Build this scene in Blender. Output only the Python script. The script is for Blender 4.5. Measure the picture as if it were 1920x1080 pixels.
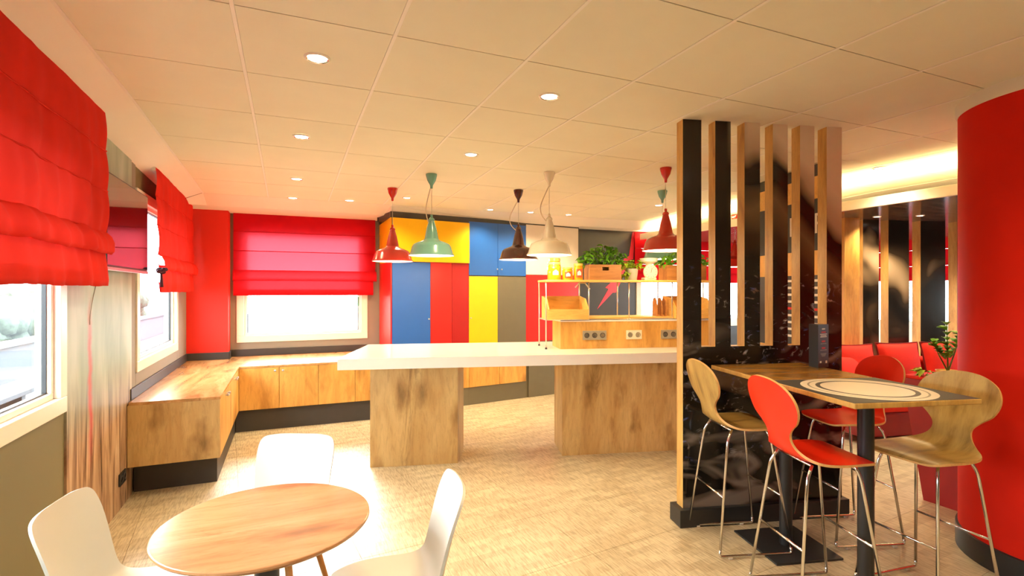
import bpy, bmesh, math, random
from mathutils import Vector, Matrix

for o in list(bpy.data.objects):
    bpy.data.objects.remove(o)
scene = bpy.context.scene
COL = scene.collection
random.seed(7)
PI = math.pi

# ------------------------------------------------------------------ camera
EYE = 1.55
FOC = 975.0
YAW = math.atan(420 / FOC)
cam_data = bpy.data.cameras.new('camera')
cam = bpy.data.objects.new('camera', cam_data)
COL.objects.link(cam)
cam.location = (0, 0, EYE)
cam.rotation_euler = (PI / 2, 0, -YAW)
cam_data.sensor_width = 36
cam_data.lens = FOC / 1920 * 36
cam_data.shift_y = 3 / 1920
cam_data.clip_start = 0.02
scene.camera = cam

# ------------------------------------------------------------------ world, exposure
world = bpy.data.worlds.new('overcast_sky')
scene.world = world
world.use_nodes = True
wn = world.node_tree.nodes
wn['Background'].inputs[0].default_value = (0.86, 0.93, 1.0, 1)
wn['Background'].inputs[1].default_value = 20.0
scene.view_settings.view_transform = 'Standard'
scene.view_settings.look = 'None'
scene.view_settings.gamma = 1
scene.view_settings.use_curve_mapping = False
scene.view_settings.exposure = 0.02

sun_data = bpy.data.lights.new('hazy_sun', 'SUN')
sun_data.energy = 19.0
sun_data.angle = math.radians(26)
sun_data.color = (1.0, 0.97, 0.94)
sun = bpy.data.objects.new('hazy_sun', sun_data)
COL.objects.link(sun)
sun.rotation_euler = Vector((0.02, -1.0, -0.52)).to_track_quat('-Z', 'Y').to_euler()

WARM = (1.0, 0.77, 0.45)
SPOT_W = 62.0
PENDANT_W = 24.0

# ------------------------------------------------------------------ frames
PHI = math.radians(-14.5)
PC, PS = math.cos(PHI), math.sin(PHI)


def xy(a, b):
    return (a * PC - b * PS, a * PS + b * PC)


def zc(y):
    if y < 3.69:
        return 2.67
    if y < 6.45:
        return 2.67 - 0.08 * (y - 3.69) / 2.76
    if y < 6.75:
        return 2.59 - 0.09 * (y - 6.45) / 0.3
    return 2.50


# ------------------------------------------------------------------ mesh helpers
class MB:
    """collects shapes; build() links them as one mesh object"""

    def __init__(self):
        self.v, self.f, self.m = [], [], []

    def add(self, V, F, mi=0, mat=None):
        o = len(self.v)
        if mat is not None:
            V = [tuple(mat @ Vector(p)) for p in V]
        self.v += [tuple(p) for p in V]
        for q in F:
            self.f.append([i + o for i in q])
            self.m.append(mi)
        return self

    def box(self, x0, x1, y0, y1, z0, z1, bev=0.0, mi=0, mat=None, seg=2):
        V, F = box(x0, x1, y0, y1, z0, z1, bev, seg)
        return self.add(V, F, mi, mat)

    def build(self, name, mats, parent=None, smooth=False, angle=None):
        me = bpy.data.meshes.new(name)
        me.from_pydata(self.v, [], self.f)
        if not isinstance(mats, (list, tuple)):
            mats = [mats]
        for m in mats:
            me.materials.append(m)
        for p, mi in zip(me.polygons, self.m):
            p.material_index = mi
        if smooth or angle:
            for p in me.polygons:
                p.use_smooth = True
            if angle:
                try:
                    me.set_sharp_from_angle(angle=math.radians(angle))
                except Exception:
                    pass
        me.update()
        ob = bpy.data.objects.new(name, me)
        COL.objects.link(ob)
        ob.parent = parent
        return ob


_bc = {}


def box(x0, x1, y0, y1, z0, z1, bev=0.0, seg=2):
    x0, x1 = min(x0, x1), max(x0, x1)
    y0, y1 = min(y0, y1), max(y0, y1)
    z0, z1 = min(z0, z1), max(z0, z1)
    if bev <= 0:
        V = [(x0, y0, z0), (x1, y0, z0), (x1, y1, z0), (x0, y1, z0), (x0, y0, z1), (x1, y0, z1), (x1, y1, z1), (x0, y1, z1)]
        F = [(0, 3, 2, 1), (4, 5, 6, 7), (0, 1, 5, 4), (1, 2, 6, 5), (2, 3, 7, 6), (3, 0, 4, 7)]
        return V, F
    bm = bmesh.new()
    bmesh.ops.create_cube(bm, size=1)
    for v in bm.verts:
        v.co = Vector(((x0 + x1) / 2 + v.co.x * (x1 - x0), (y0 + y1) / 2 + v.co.y * (y1 - y0), (z0 + z1) / 2 + v.co.z * (z1 - z0)))
    bev = min(bev, 0.45 * min(x1 - x0, y1 - y0, z1 - z0))
    bmesh.ops.bevel(bm, geom=list(bm.edges), offset=bev, segments=seg, affect='EDGES', profile=0.5)
    bm.verts.index_update()
    V = [tuple(v.co) for v in bm.verts]
    F = [[v.index for v in f.verts] for f in bm.faces]
    bm.free()
    return V, F


def prism(poly, z0, z1):
    n = len(poly)
    V = [(p[0], p[1], z0) for p in poly] + [(p[0], p[1], z1) for p in poly]
    F = [list(range(n))[::-1], list(range(n, 2 * n))]
    for i in range(n):
        j = (i + 1) % n
        F.append((i, j, n + j, n + i))
    return V, F


def lathe(prof, n=32, cx=0, cy=0, cap=True):
    V, F = [], []
    for r, z in prof:
        for i in range(n):
            t = 2 * PI * i / n
            V.append((cx + r * math.cos(t), cy + r * math.sin(t), z))
    for k in range(len(prof) - 1):
        for i in range(n):
            j = (i + 1) % n
            F.append((k * n + i, k * n + j, (k + 1) * n + j, (k + 1) * n + i))
    if cap:
        if prof[0][0] > 1e-5:
            F.append(list(range(n))[::-1])
        if prof[-1][0] > 1e-5:
            F.append([(len(prof) - 1) * n + i for i in range(n)])
    return V, F


def fillet(path, r, n=5):
    P = [Vector(p) for p in path]
    out = [P[0]]
    for i in range(1, len(P) - 1):
        a, b, c = P[i - 1], P[i], P[i + 1]
        d1, d2 = (a - b), (c - b)
        rr = min(r, d1.length * .45, d2.length * .45)
        p0, p1 = b + d1.normalized() * rr, b + d2.normalized() * rr
        for k in range(n + 1):
            t = k / n
            out.append((1 - t) ** 2 * p0 + 2 * t * (1 - t) * b + t * t * p1)
    out.append(P[-1])
    return out


def tube(path, r, n=8, r2=None):
    P = [Vector(p) for p in path]
    V, F = [], []
    up = Vector((0.13, 0.31, 0.94))
    m = len(P)
    prevu = None
    for i in range(m):
        t = (P[min(i + 1, m - 1)] - P[max(i - 1, 0)]).normalized()
        if prevu is None:
            u = t.cross(up)
            if u.length < 1e-3:
                u = t.cross(Vector((1, 0, 0)))
        else:
            u = prevu - t * prevu.dot(t)
        u.normalize()
        prevu = u
        w = t.cross(u)
        rr = r if r2 is None else r + (r2 - r) * i / (m - 1)
        for k in range(n):
            a = 2 * PI * k / n
            V.append(tuple(P[i] + u * (rr * math.cos(a)) + w * (rr * math.sin(a))))
    for i in range(m - 1):
        for k in range(n):
            l = (k + 1) % n
            F.append((i * n + k, i * n + l, (i + 1) * n + l, (i + 1) * n + k))
    F.append(list(range(n))[::-1])
    F.append([(m - 1) * n + k for k in range(n)])
    return V, F


def spline(pts, n):
    """catmull-rom through tuples, n samples per span"""
    out = []
    m = len(pts)
    for i in range(m - 1):
        p0, p1, p2, p3 = pts[max(i - 1, 0)], pts[i], pts[i + 1], pts[min(i + 2, m - 1)]
        for k in range(n):
            t = k / n
            out.append(tuple(0.5 * (2 * b + (c - a) * t + (2 * a - 5 * b + 4 * c - d) * t * t + (3 * b - a - 3 * c + d) * t ** 3)
                             for a, b, c, d in zip(p0, p1, p2, p3)))
    out.append(tuple(pts[-1]))
    return out


def tag(o, label=None, cat=None, group=None, kind=None):
    if label:
        o['label'] = label
    if cat:
        o['category'] = cat
    if group:
        o['group'] = group
    if kind:
        o['kind'] = kind
    return o


def thing(name, label, cat, loc=(0, 0, 0), rz=0.0, group=None):
    e = bpy.data.objects.new(name, None)
    e.empty_display_size = 0.1
    COL.objects.link(e)
    e.location = loc
    e.rotation_euler = (0, 0, rz)
    return tag(e, label, cat, group)


def thing_ab(name, label, cat, a, b, z=0.0, rot=0.0, group=None):
    x, y = xy(a, b)
    return thing(name, label, cat, (x, y, z), PHI + rot, group)


def structure(o):
    o['kind'] = 'structure'
    return o


def copy_tree(o, parent=None):
    c = o.copy()
    COL.objects.link(c)
    c.parent = parent
    for ch in list(o.children):
        copy_tree(ch, c)
    return c


def text_mesh(name, body, size, mat, parent, matrix, extrude=0.0008):
    cu = bpy.data.curves.new(name, 'FONT')
    cu.body = body
    cu.size = size
    cu.extrude = extrude
    cu.align_x = 'CENTER'
    cu.align_y = 'CENTER'
    t = bpy.data.objects.new(name, cu)
    COL.objects.link(t)
    bpy.context.view_layer.update()
    dg = bpy.context.evaluated_depsgraph_get()
    me = bpy.data.meshes.new_from_object(t.evaluated_get(dg))
    bpy.data.objects.remove(t)
    me.transform(matrix)
    me.materials.clear()
    me.materials.append(mat)
    ob = bpy.data.objects.new(name, me)
    COL.objects.link(ob)
    ob.parent = parent
    return ob


# ------------------------------------------------------------------ materials
def lin(r, g, b):
    def c(v):
        v /= 255.0
        return v / 12.92 if v <= 0.04045 else ((v + 0.055) / 1.055) ** 2.4
    return (c(r), c(g), c(b), 1)


def newmat(name):
    m = bpy.data.materials.new(name)
    m.use_nodes = True
    nt = m.node_tree
    return m, nt, nt.nodes['Principled BSDF']


def coords(nt, scale=(1, 1, 1), rot=(0, 0, 0), kind='Object'):
    tc = nt.nodes.new('ShaderNodeTexCoord')
    mp = nt.nodes.new('ShaderNodeMapping')
    mp.inputs['Scale'].default_value = scale
    mp.inputs['Rotation'].default_value = rot
    nt.links.new(tc.outputs[kind], mp.inputs['Vector'])
    return mp.outputs['Vector']


def noise(nt, vec, scale, detail=4, dist=0.0, rough=0.55):
    n = nt.nodes.new('ShaderNodeTexNoise')
    n.inputs['Scale'].default_value = scale
    n.inputs['Detail'].default_value = detail
    n.inputs['Distortion'].default_value = dist
    n.inputs['Roughness'].default_value = rough
    nt.links.new(vec, n.inputs['Vector'])
    return n.outputs['Fac']


def ramp(nt, fac, stops, interp='LINEAR'):
    r = nt.nodes.new('ShaderNodeValToRGB')
    r.color_ramp.interpolation = interp
    els = r.color_ramp.elements
    while len(els) < len(stops):
        els.new(0.5)
    for e, (p, c) in zip(els, stops):
        e.position = p
        e.color = c if len(c) == 4 else (*c, 1)
    nt.links.new(fac, r.inputs['Fac'])
    return r.outputs['Color']


def mixc(nt, fac, a, b, mode='MIX'):
    m = nt.nodes.new('ShaderNodeMix')
    m.data_type = 'RGBA'
    m.blend_type = mode
    for sock, v in ((m.inputs[0], fac), (m.inputs[6], a), (m.inputs[7], b)):
        if hasattr(v, 'is_linked') or hasattr(v, 'links'):
            nt.links.new(v, sock)
        else:
            sock.default_value = v
    return m.outputs[2]


def mathn(nt, op, a, b=0.0, clamp=False):
    m = nt.nodes.new('ShaderNodeMath')
    m.operation = op
    m.use_clamp = clamp
    for sock, v in zip(m.inputs, (a, b)):
        if hasattr(v, 'links'):
            nt.links.new(v, sock)
        else:
            sock.default_value = v
    return m.outputs[0]


def bump(nt, bs, h, strength=0.2, dist=0.01):
    b = nt.nodes.new('ShaderNodeBump')
    b.inputs['Strength'].default_value = strength
    b.inputs['Distance'].default_value = dist
    nt.links.new(h, b.inputs['Height'])
    nt.links.new(b.outputs['Normal'], bs.inputs['Normal'])


def plain(name, col, rough=0.5, metal=0.0, spec=0.5, var=0.06, nscale=9.0, bmp=0.0, coat=0.0):
    m, nt, bs = newmat(name)
    v = coords(nt)
    n = noise(nt, v, nscale, 3)
    c = col if len(col) == 4 else (*col, 1)
    dark = tuple(x * (1 - var) for x in c[:3]) + (1,)
    lite = tuple(min(1, x * (1 + var)) for x in c[:3]) + (1,)
    nt.links.new(ramp(nt, n, [(0.3, dark), (0.7, lite)]), bs.inputs['Base Color'])
    bs.inputs['Roughness'].default_value = rough
    bs.inputs['Metallic'].default_value = metal
    bs.inputs['Specular IOR Level'].default_value = spec
    bs.inputs['Coat Weight'].default_value = coat
    if bmp:
        bump(nt, bs, noise(nt, v, nscale * 12, 2), bmp, 0.004)
    return m


def emit(name, col, s):
    m, nt, bs = newmat(name)
    bs.inputs['Base Color'].default_value = (0.8, 0.8, 0.8, 1)
    bs.inputs['Emission Color'].default_value = (*col[:3], 1)
    bs.inputs['Emission Strength'].default_value = s
    return m


def wood(name, axis='z', light=(214, 180, 120), mid=(194, 154, 94), dark=(144, 108, 62), knots=1.0, rough=0.45, gscale=1.0, seed=0.0):
    m, nt, bs = newmat(name)
    along, across = 0.8 * gscale, 4.5 * gscale
    sc = {'z': (across, across, along), 'x': (along, across, across), 'y': (across, along, across), 'xz': (along, across, along)}[axis]
    v = coords(nt, sc)
    mp = v.node
    mp.inputs['Location'].default_value = (seed, seed * 1.7, seed * .6)
    n1 = noise(nt, v, 1.0, 6, 1.6, 0.55)
    n2 = noise(nt, v, 8.0, 6, 0.6, 0.72)
    base = ramp(nt, n1, [(0.22, lin(*dark)), (0.40, lin(*mid)), (0.66, lin(*light))])
    fine = ramp(nt, n2, [(0.32, (0.62, 0.57, 0.52, 1)), (0.52, (1, 1, 1, 1))])
    c = mixc(nt, 0.5, base, fine, 'MULTIPLY')
    if knots:
        ks, ka = 4.2 * gscale, 1.7 * gscale
        ksc = {'z': (ks, ks, ka), 'x': (ka, ks, ks), 'y': (ks, ka, ks), 'xz': (ka, ks, ka)}[axis]
        kv = coords(nt, ksc)
        kv.node.inputs['Location'].default_value = (seed + .3, seed, seed)
        nz = nt.nodes.new('ShaderNodeTexNoise')
        nz.inputs['Scale'].default_value = 3.4
        nz.inputs['Detail'].default_value = 7
        nt.links.new(kv, nz.inputs['Vector'])
        va = nt.nodes.new('ShaderNodeVectorMath')
        va.operation = 'MULTIPLY_ADD'
        va.inputs[1].default_value = (0.55, 0.55, 0.55)
        nt.links.new(nz.outputs['Color'], va.inputs[0])
        nt.links.new(kv, va.inputs[2])
        vo = nt.nodes.new('ShaderNodeTexVoronoi')
        vo.inputs['Scale'].default_value = 1.0
        nt.links.new(va.outputs[0], vo.inputs['Vector'])
        kn = ramp(nt, vo.outputs['Distance'], [(0.05, (0.20, 0.15, 0.10, 1)), (0.16, (0.52, 0.42, 0.31, 1)), (0.34, (1, 1, 1, 1))])
        c = mixc(nt, 0.7 * knots, c, kn, 'MULTIPLY')
        # dark splits along the grain
        sv = coords(nt, tuple(q * 0.55 for q in sc))
        sv.node.inputs['Location'].default_value = (seed + 4, seed, 2)
        sp = noise(nt, sv, 1.6, 8, 1.4, 0.72)
        sk = ramp(nt, sp, [(0.33, (0.35, 0.27, 0.2, 1)), (0.41, (1, 1, 1, 1))])
        c = mixc(nt, 0.6 * knots, c, sk, 'MULTIPLY')
    nt.links.new(c, bs.inputs['Base Color'])
    bs.inputs['Roughness'].default_value = rough
    bump(nt, bs, n2, 0.08, 0.003)
    return m


MT = {}
MT['oak_v'] = wood('oak_vertical_grain', 'z')
MT['oak_x'] = wood('oak_grain_x', 'x', seed=3.1)
MT['oak_y'] = wood('oak_grain_y', 'y', seed=5.7)
MT['oak_door'] = wood('oak_door', 'z', (222, 172, 92), (204, 150, 72), (152, 104, 48), 0.7, 0.42, seed=9.0)
MT['oak_light'] = wood('oak_edge', 'z', (218, 176, 100), (196, 150, 76), (158, 114, 54), 0.3, 0.5, 1.6, seed=2)
MT['oak_top'] = wood('oak_bench_top', 'y', (214, 168, 112), (190, 140, 86), (140, 96, 56), 0.8, 0.22, seed=12)
MT['oak_table'] = wood('oak_table_top', 'x', (196, 146, 100), (180, 126, 82), (138, 92, 58), 0.8, 0.24, 1.1, seed=4)
MT['oak_bar'] = wood('bar_table_oak', 'x', (176, 130, 62), (150, 104, 44), (96, 62, 24), 0.8, 0.25, seed=6)
MT['oak_shell'] = wood('stool_oak', 'xz', (196, 162, 92), (172, 136, 70), (104, 78, 42), 1.0, 0.35, 1.7, seed=8)
MT['ply'] = plain('plywood_edge', lin(222, 172, 108), 0.5, var=0.12, nscale=40)
MT['leg_wood'] = wood('chair_leg_oak', 'z', (200, 140, 70), (178, 116, 52), (140, 86, 36), 0, 0.4, 2)
MT['pine'] = wood('pale_pine', 'x', (240, 196, 112), (228, 180, 94), (200, 150, 70), 0.1, 0.45, seed=1)
MT['crate'] = wood('crate_wood', 'x', (186, 128, 66), (160, 104, 50), (116, 72, 34), 0.2, 0.6, seed=7)
MT['white_top'] = plain('white_solid_surface', lin(240, 236, 230), 0.12, spec=0.6, var=0.015)
MT['white_plastic'] = plain('white_plastic', lin(208, 204, 192), 0.38, spec=0.5, var=0.01)
MT['ceil'] = plain('ceiling_tile_white', lin(236, 231, 209), 0.9, spec=0.2, var=0.02, nscale=3, bmp=0.05)
MT['runner'] = plain('ceiling_runner_white', lin(246, 240, 228), 0.6, var=0.01)
MT['gap'] = plain('ceiling_gap', lin(120, 100, 78), 0.9, var=0.05)
MT['soffit'] = plain('plaster_soffit', lin(238, 228, 212), 0.75, var=0.02, nscale=2)
MT['wall_olive'] = plain('wall_olive_grey', lin(122, 112, 78), 0.8, var=0.03, nscale=2, bmp=0.03)
MT['wall_grey'] = plain('wall_warm_grey', lin(140, 132, 118), 0.7, var=0.03, nscale=2)
MT['red_paint'] = plain('red_wall_paint', lin(230, 38, 18), 0.55, var=0.03, nscale=2)
MT['red_column'] = plain('red_column_vinyl', lin(224, 38, 20), 0.7, spec=0.12, var=0.05, nscale=2.5, bmp=0.03)
MT['red_lam'] = plain('red_laminate', lin(222, 26, 20), 0.35, var=0.02)
MT['red_mid'] = plain('mid_red_laminate', lin(196, 22, 20), 0.35, var=0.02)
MT['darkred_lam'] = plain('dark_red_laminate', lin(160, 12, 18), 0.35, var=0.02)
MT['yellow_lam'] = plain('yellow_laminate', lin(246, 190, 6), 0.38, var=0.02)
MT['blue_lam'] = plain('blue_laminate', lin(34, 92, 176), 0.38, var=0.02)
MT['grey_lam'] = plain('grey_laminate', lin(102, 96, 78), 0.4, var=0.03)
MT['cream_lam'] = plain('cream_laminate', lin(226, 214, 200), 0.4, var=0.02)
MT['charcoal'] = plain('charcoal_plinth', lin(58, 54, 52), 0.5, var=0.06)
MT['black'] = plain('black_metal', lin(38, 38, 40), 0.4, var=0.08)
MT['dark_wall'] = plain('dark_slate_wall', lin(62, 64, 72), 0.35, var=0.08, nscale=3)
MT['pink'] = plain('pink_print', lin(226, 70, 96), 0.4, var=0.05)
MT['frame'] = plain('cream_window_frame', lin(244, 236, 220), 0.35, var=0.01)
MT['chrome'] = plain('chrome', (0.75, 0.74, 0.72), 0.14, metal=1.0, var=0.03)
MT['steel'] = plain('brushed_steel', (0.6, 0.57, 0.5), 0.3, metal=1.0, var=0.05)
MT['rubber'] = plain('foot_glide', lin(214, 208, 196), 0.5, var=0.03)
MT['red_shell'] = plain('red_stool_laminate', lin(236, 42, 14), 0.32, var=0.02)
MT['cord'] = plain('cord_white', lin(224, 212, 192), 0.6)
MT['leaf'] = plain('leaf_green', lin(104, 168, 36), 0.4, var=0.45, nscale=14)
MT['leaf_lite'] = plain('leaf_lime', lin(160, 190, 40), 0.4, var=0.35, nscale=14)
MT['stem'] = plain('stem_green', lin(90, 120, 40), 0.5)
MT['soil'] = plain('soil', lin(50, 36, 26), 0.95, var=0.3, nscale=40)
MT['concrete'] = plain('pot_grey', lin(180, 172, 156), 0.7, var=0.08)
MT['amber'] = plain('amber_jar', lin(232, 150, 24), 0.15, var=0.12, nscale=18, coat=0.5)
MT['amber_lid'] = plain('amber_lid', lin(240, 190, 90), 0.3, var=0.05)
MT['label_white'] = plain('label_white', lin(244, 232, 214), 0.5)
MT['label_red'] = plain('label_red', lin(214, 66, 20), 0.5)
MT['text_white'] = plain('print_white', lin(226, 218, 206), 0.6)
MT['text_red'] = plain('print_red', lin(206, 40, 40), 0.6)
MT['plate'] = plain('plate_print', lin(238, 224, 204), 0.35, var=0.02)
MT['card'] = plain('card_black', lin(58, 58, 60), 0.5, var=0.04)
MT['purple'] = plain('purple_fabric', lin(74, 12, 40), 0.8, var=0.2, nscale=60)
MT['silver'] = plain('silver_trim', (0.55, 0.55, 0.57), 0.35, metal=1.0)
MT['socket'] = plain('socket_grey', lin(150, 140, 120), 0.4)
MT['socket_cream'] = plain('socket_cream', lin(232, 220, 190), 0.4)
MT['socket_hole'] = plain('socket_hole', lin(72, 66, 62), 0.5)
MT['outer_ground'] = plain('asphalt_paving', (0.060, 0.064, 0.072), 0.9, var=0.1, nscale=1.5)
MT['outer_wall'] = plain('grey_render', (0.075, 0.08, 0.09), 0.8, var=0.04)
MT['outer_grey'] = plain('grey_bench', (0.035, 0.04, 0.05), 0.7)
MT['cushion'] = plain('red_cushion_fabric', lin(222, 36, 18), 0.85, var=0.1, nscale=8, bmp=0.15)
MT['cushion_edge'] = plain('cushion_trim', lin(120, 12, 14), 0.9)
MT['planter_red'] = plain('dark_red_vinyl', lin(150, 12, 18), 0.5)
MT['bulb'] = emit('warm_bulb', (1.0, 0.8, 0.52), 14.0)
MT['lens'] = emit('downlight_lens', (1.0, 0.88, 0.68), 22.0)
MT['cove'] = emit('cove_strip', (1.0, 0.74, 0.34), 150.0)


def enamel(name, col):
    return plain(name, lin(*col), 0.22, spec=0.6, var=0.02, coat=0.4)


MT['en_red'] = enamel('enamel_red', (196, 34, 20))
MT['en_teal'] = enamel('enamel_teal', (112, 170, 156))
MT['en_maroon'] = enamel('enamel_maroon', (70, 18, 16))
MT['en_white'] = enamel('enamel_white', (236, 226, 206))
MT['en_inner'] = plain('enamel_inner_white', lin(252, 246, 234), 0.4, var=0.01)


def glass_mat():
    m, nt, bs = newmat('window_glass')
    nt.nodes.remove(bs)
    out = nt.nodes['Material Output']
    tr = nt.nodes.new('ShaderNodeBsdfTransparent')
    tr.inputs[0].default_value = (0.94, 0.97, 0.96, 1)
    gl = nt.nodes.new('ShaderNodeBsdfGlossy')
    gl.inputs['Roughness'].default_value = 0.02
    lw = nt.nodes.new('ShaderNodeLayerWeight')
    lw.inputs[0].default_value = 0.5
    fz = mathn(nt, 'ADD', mathn(nt, 'MULTIPLY', mathn(nt, 'POWER', lw.outputs['Facing'], 5.0), 0.45), 0.03)
    mx = nt.nodes.new('ShaderNodeMixShader')
    nt.links.new(fz, mx.inputs[0])
    nt.links.new(tr.outputs[0], mx.inputs[1])
    nt.links.new(gl.outputs[0], mx.inputs[2])
    nt.links.new(mx.outputs[0], out.inputs[0])
    return m


MT['glass'] = glass_mat()


def fabric_mat(name, col, trans, tcol=(0.95, 0.10, 0.14, 1)):
    m, nt, bs = newmat(name)
    out = nt.nodes['Material Output']
    v = coords(nt)
    n = noise(nt, v, 60, 2)
    n2 = noise(nt, v, 4, 3)
    c = lin(*col)
    cc = ramp(nt, n2, [(0.3, tuple(x * .9 for x in c[:3])), (0.7, tuple(min(1, x * 1.08) for x in c[:3]))])
    nt.links.new(cc, bs.inputs['Base Color'])
    bs.inputs['Roughness'].default_value = 0.8
    bs.inputs['Specular IOR Level'].default_value = 0.08
    bump(nt, bs, n, 0.08, 0.002)
    tl = nt.nodes.new('ShaderNodeBsdfTranslucent')
    tl.inputs[0].default_value = tcol
    mx = nt.nodes.new('ShaderNodeMixShader')
    mx.inputs[0].default_value = trans
    nt.links.new(bs.outputs[0], mx.inputs[1])
    nt.links.new(tl.outputs[0], mx.inputs[2])
    nt.links.new(mx.outputs[0], out.inputs[0])
    return m


MT['blind'] = fabric_mat('red_blind_fabric', (208, 40, 24), 0.05, (0.9, 0.04, 0.03, 1))
MT['blind_back'] = fabric_mat('red_blind_fabric_sheer', (206, 18, 30), 0.16)

MT['blind_fold'] = fabric_mat('red_blind_fabric_folded', (206, 22, 32), 0.05)


def floor_mat():
    m, nt, bs = newmat('woven_vinyl_floor')
    rot = (0, 0, math.radians(-5.5))
    v = coords(nt, (1, 1, 1), rot)
    br = nt.nodes.new('ShaderNodeTexBrick')
    br.inputs['Scale'].default_value = 1.0
    br.inputs['Brick Width'].default_value = 0.17
    br.inputs['Row Height'].default_value = 0.055
    br.inputs['Mortar Size'].default_value = 0.0
    br.inputs['Bias'].default_value = 0.0
    br.inputs['Color1'].default_value = lin(214, 200, 168)
    br.inputs['Color2'].default_value = lin(190, 173, 140)
    nt.links.new(v, br.inputs['Vector'])
    v2 = coords(nt, (95, 10, 1), rot)
    n = noise(nt, v2, 1.0, 2, 0.2)
    d = ramp(nt, n, [(0.38, (0.60, 0.56, 0.50, 1)), (0.56, (1, 1, 1, 1))])
    c = mixc(nt, 0.75, br.outputs['Color'], d, 'MULTIPLY')
    n3 = noise(nt, v, 1.3, 3)
    c = mixc(nt, 0.25, c, ramp(nt, n3, [(0.3, (0.8, 0.8, 0.8, 1)), (0.7, (1, 1, 1, 1))]), 'MULTIPLY')
    nt.links.new(c, bs.inputs['Base Color'])
    rr = ramp(nt, n, [(0.3, (0.46, 0.46, 0.46, 1)), (0.7, (0.38, 0.38, 0.38, 1))])
    nt.links.new(rr, bs.inputs['Roughness'])
    bs.inputs['Specular IOR Level'].default_value = 1.0
    bump(nt, bs, n, 0.06, 0.003)
    return m


MT['floor'] = floor_mat()


def mural_mat():
    """blurred vertical brush print: pale green-grey above, brown below, a red drip"""
    m, nt, bs = newmat('blurred_mural_print')
    tc = nt.nodes.new('ShaderNodeTexCoord')
    sp = nt.nodes.new('ShaderNodeSeparateXYZ')
    nt.links.new(tc.outputs['Object'], sp.inputs[0])
    v = coords(nt, (1, 9, 0.9))
    n = noise(nt, v, 1.6, 5, 0.9, 0.6)
    v2 = coords(nt, (1, 3, 0.8))
    n2 = noise(nt, v2, 1.5, 3, 0.4)
    up = ramp(nt, n2, [(0.3, lin(136, 152, 136)), (0.5, lin(164, 178, 160)), (0.72, lin(188, 196, 182))])
    lo = ramp(nt, n, [(0.30, lin(58, 40, 32)), (0.42, lin(134, 100, 74)), (0.56, lin(182, 148, 116)), (0.74, lin(206, 178, 150))])
    zz = mathn(nt, 'ADD', sp.outputs['Z'], mathn(nt, 'MULTIPLY', mathn(nt, 'SUBTRACT', n, 0.5), 0.25))
    f = ramp(nt, mathn(nt, 'MULTIPLY', zz, 0.4), [(0.26, (0, 0, 0, 1)), (0.42, (1, 1, 1, 1))])
    c = mixc(nt, f, lo, up)
    dk = ramp(nt, n, [(0.26, (0.45, 0.42, 0.38, 1)), (0.40, (1, 1, 1, 1))])
    c = mixc(nt, mathn(nt, 'SUBTRACT', 0.85, mathn(nt, 'MULTIPLY', f, 0.7)), c, dk, 'MULTIPLY')
    # red drip
    yy = mathn(nt, 'ADD', mathn(nt, 'SUBTRACT', sp.outputs['Y'], 3.86), mathn(nt, 'MULTIPLY', mathn(nt, 'SUBTRACT', noise(nt, coords(nt, (1, 1, 3)), 2.0, 3), 0.5), 0.10))
    dr = ramp(nt, mathn(nt, 'ABSOLUTE', yy), [(0.008, (1, 1, 1, 1)), (0.05, (0, 0, 0, 1))])
    zr = ramp(nt, mathn(nt, 'MULTIPLY', sp.outputs['Z'], 0.5), [(0.22, (0, 0, 0, 1)), (0.40, (1, 1, 1, 1)), (0.62, (0.9, 0.9, 0.9, 1)), (0.78, (0, 0, 0, 1))])
    c = mixc(nt, mathn(nt, 'MULTIPLY', mathn(nt, 'MULTIPLY', dr, zr), 0.75), c, lin(206, 40, 52))
    nt.links.new(c, bs.inputs['Base Color'])
    bs.inputs['Roughness'].default_value = 0.5
    bs.inputs['Specular IOR Level'].default_value = 0.35
    return m


MT['mural'] = mural_mat()


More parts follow.
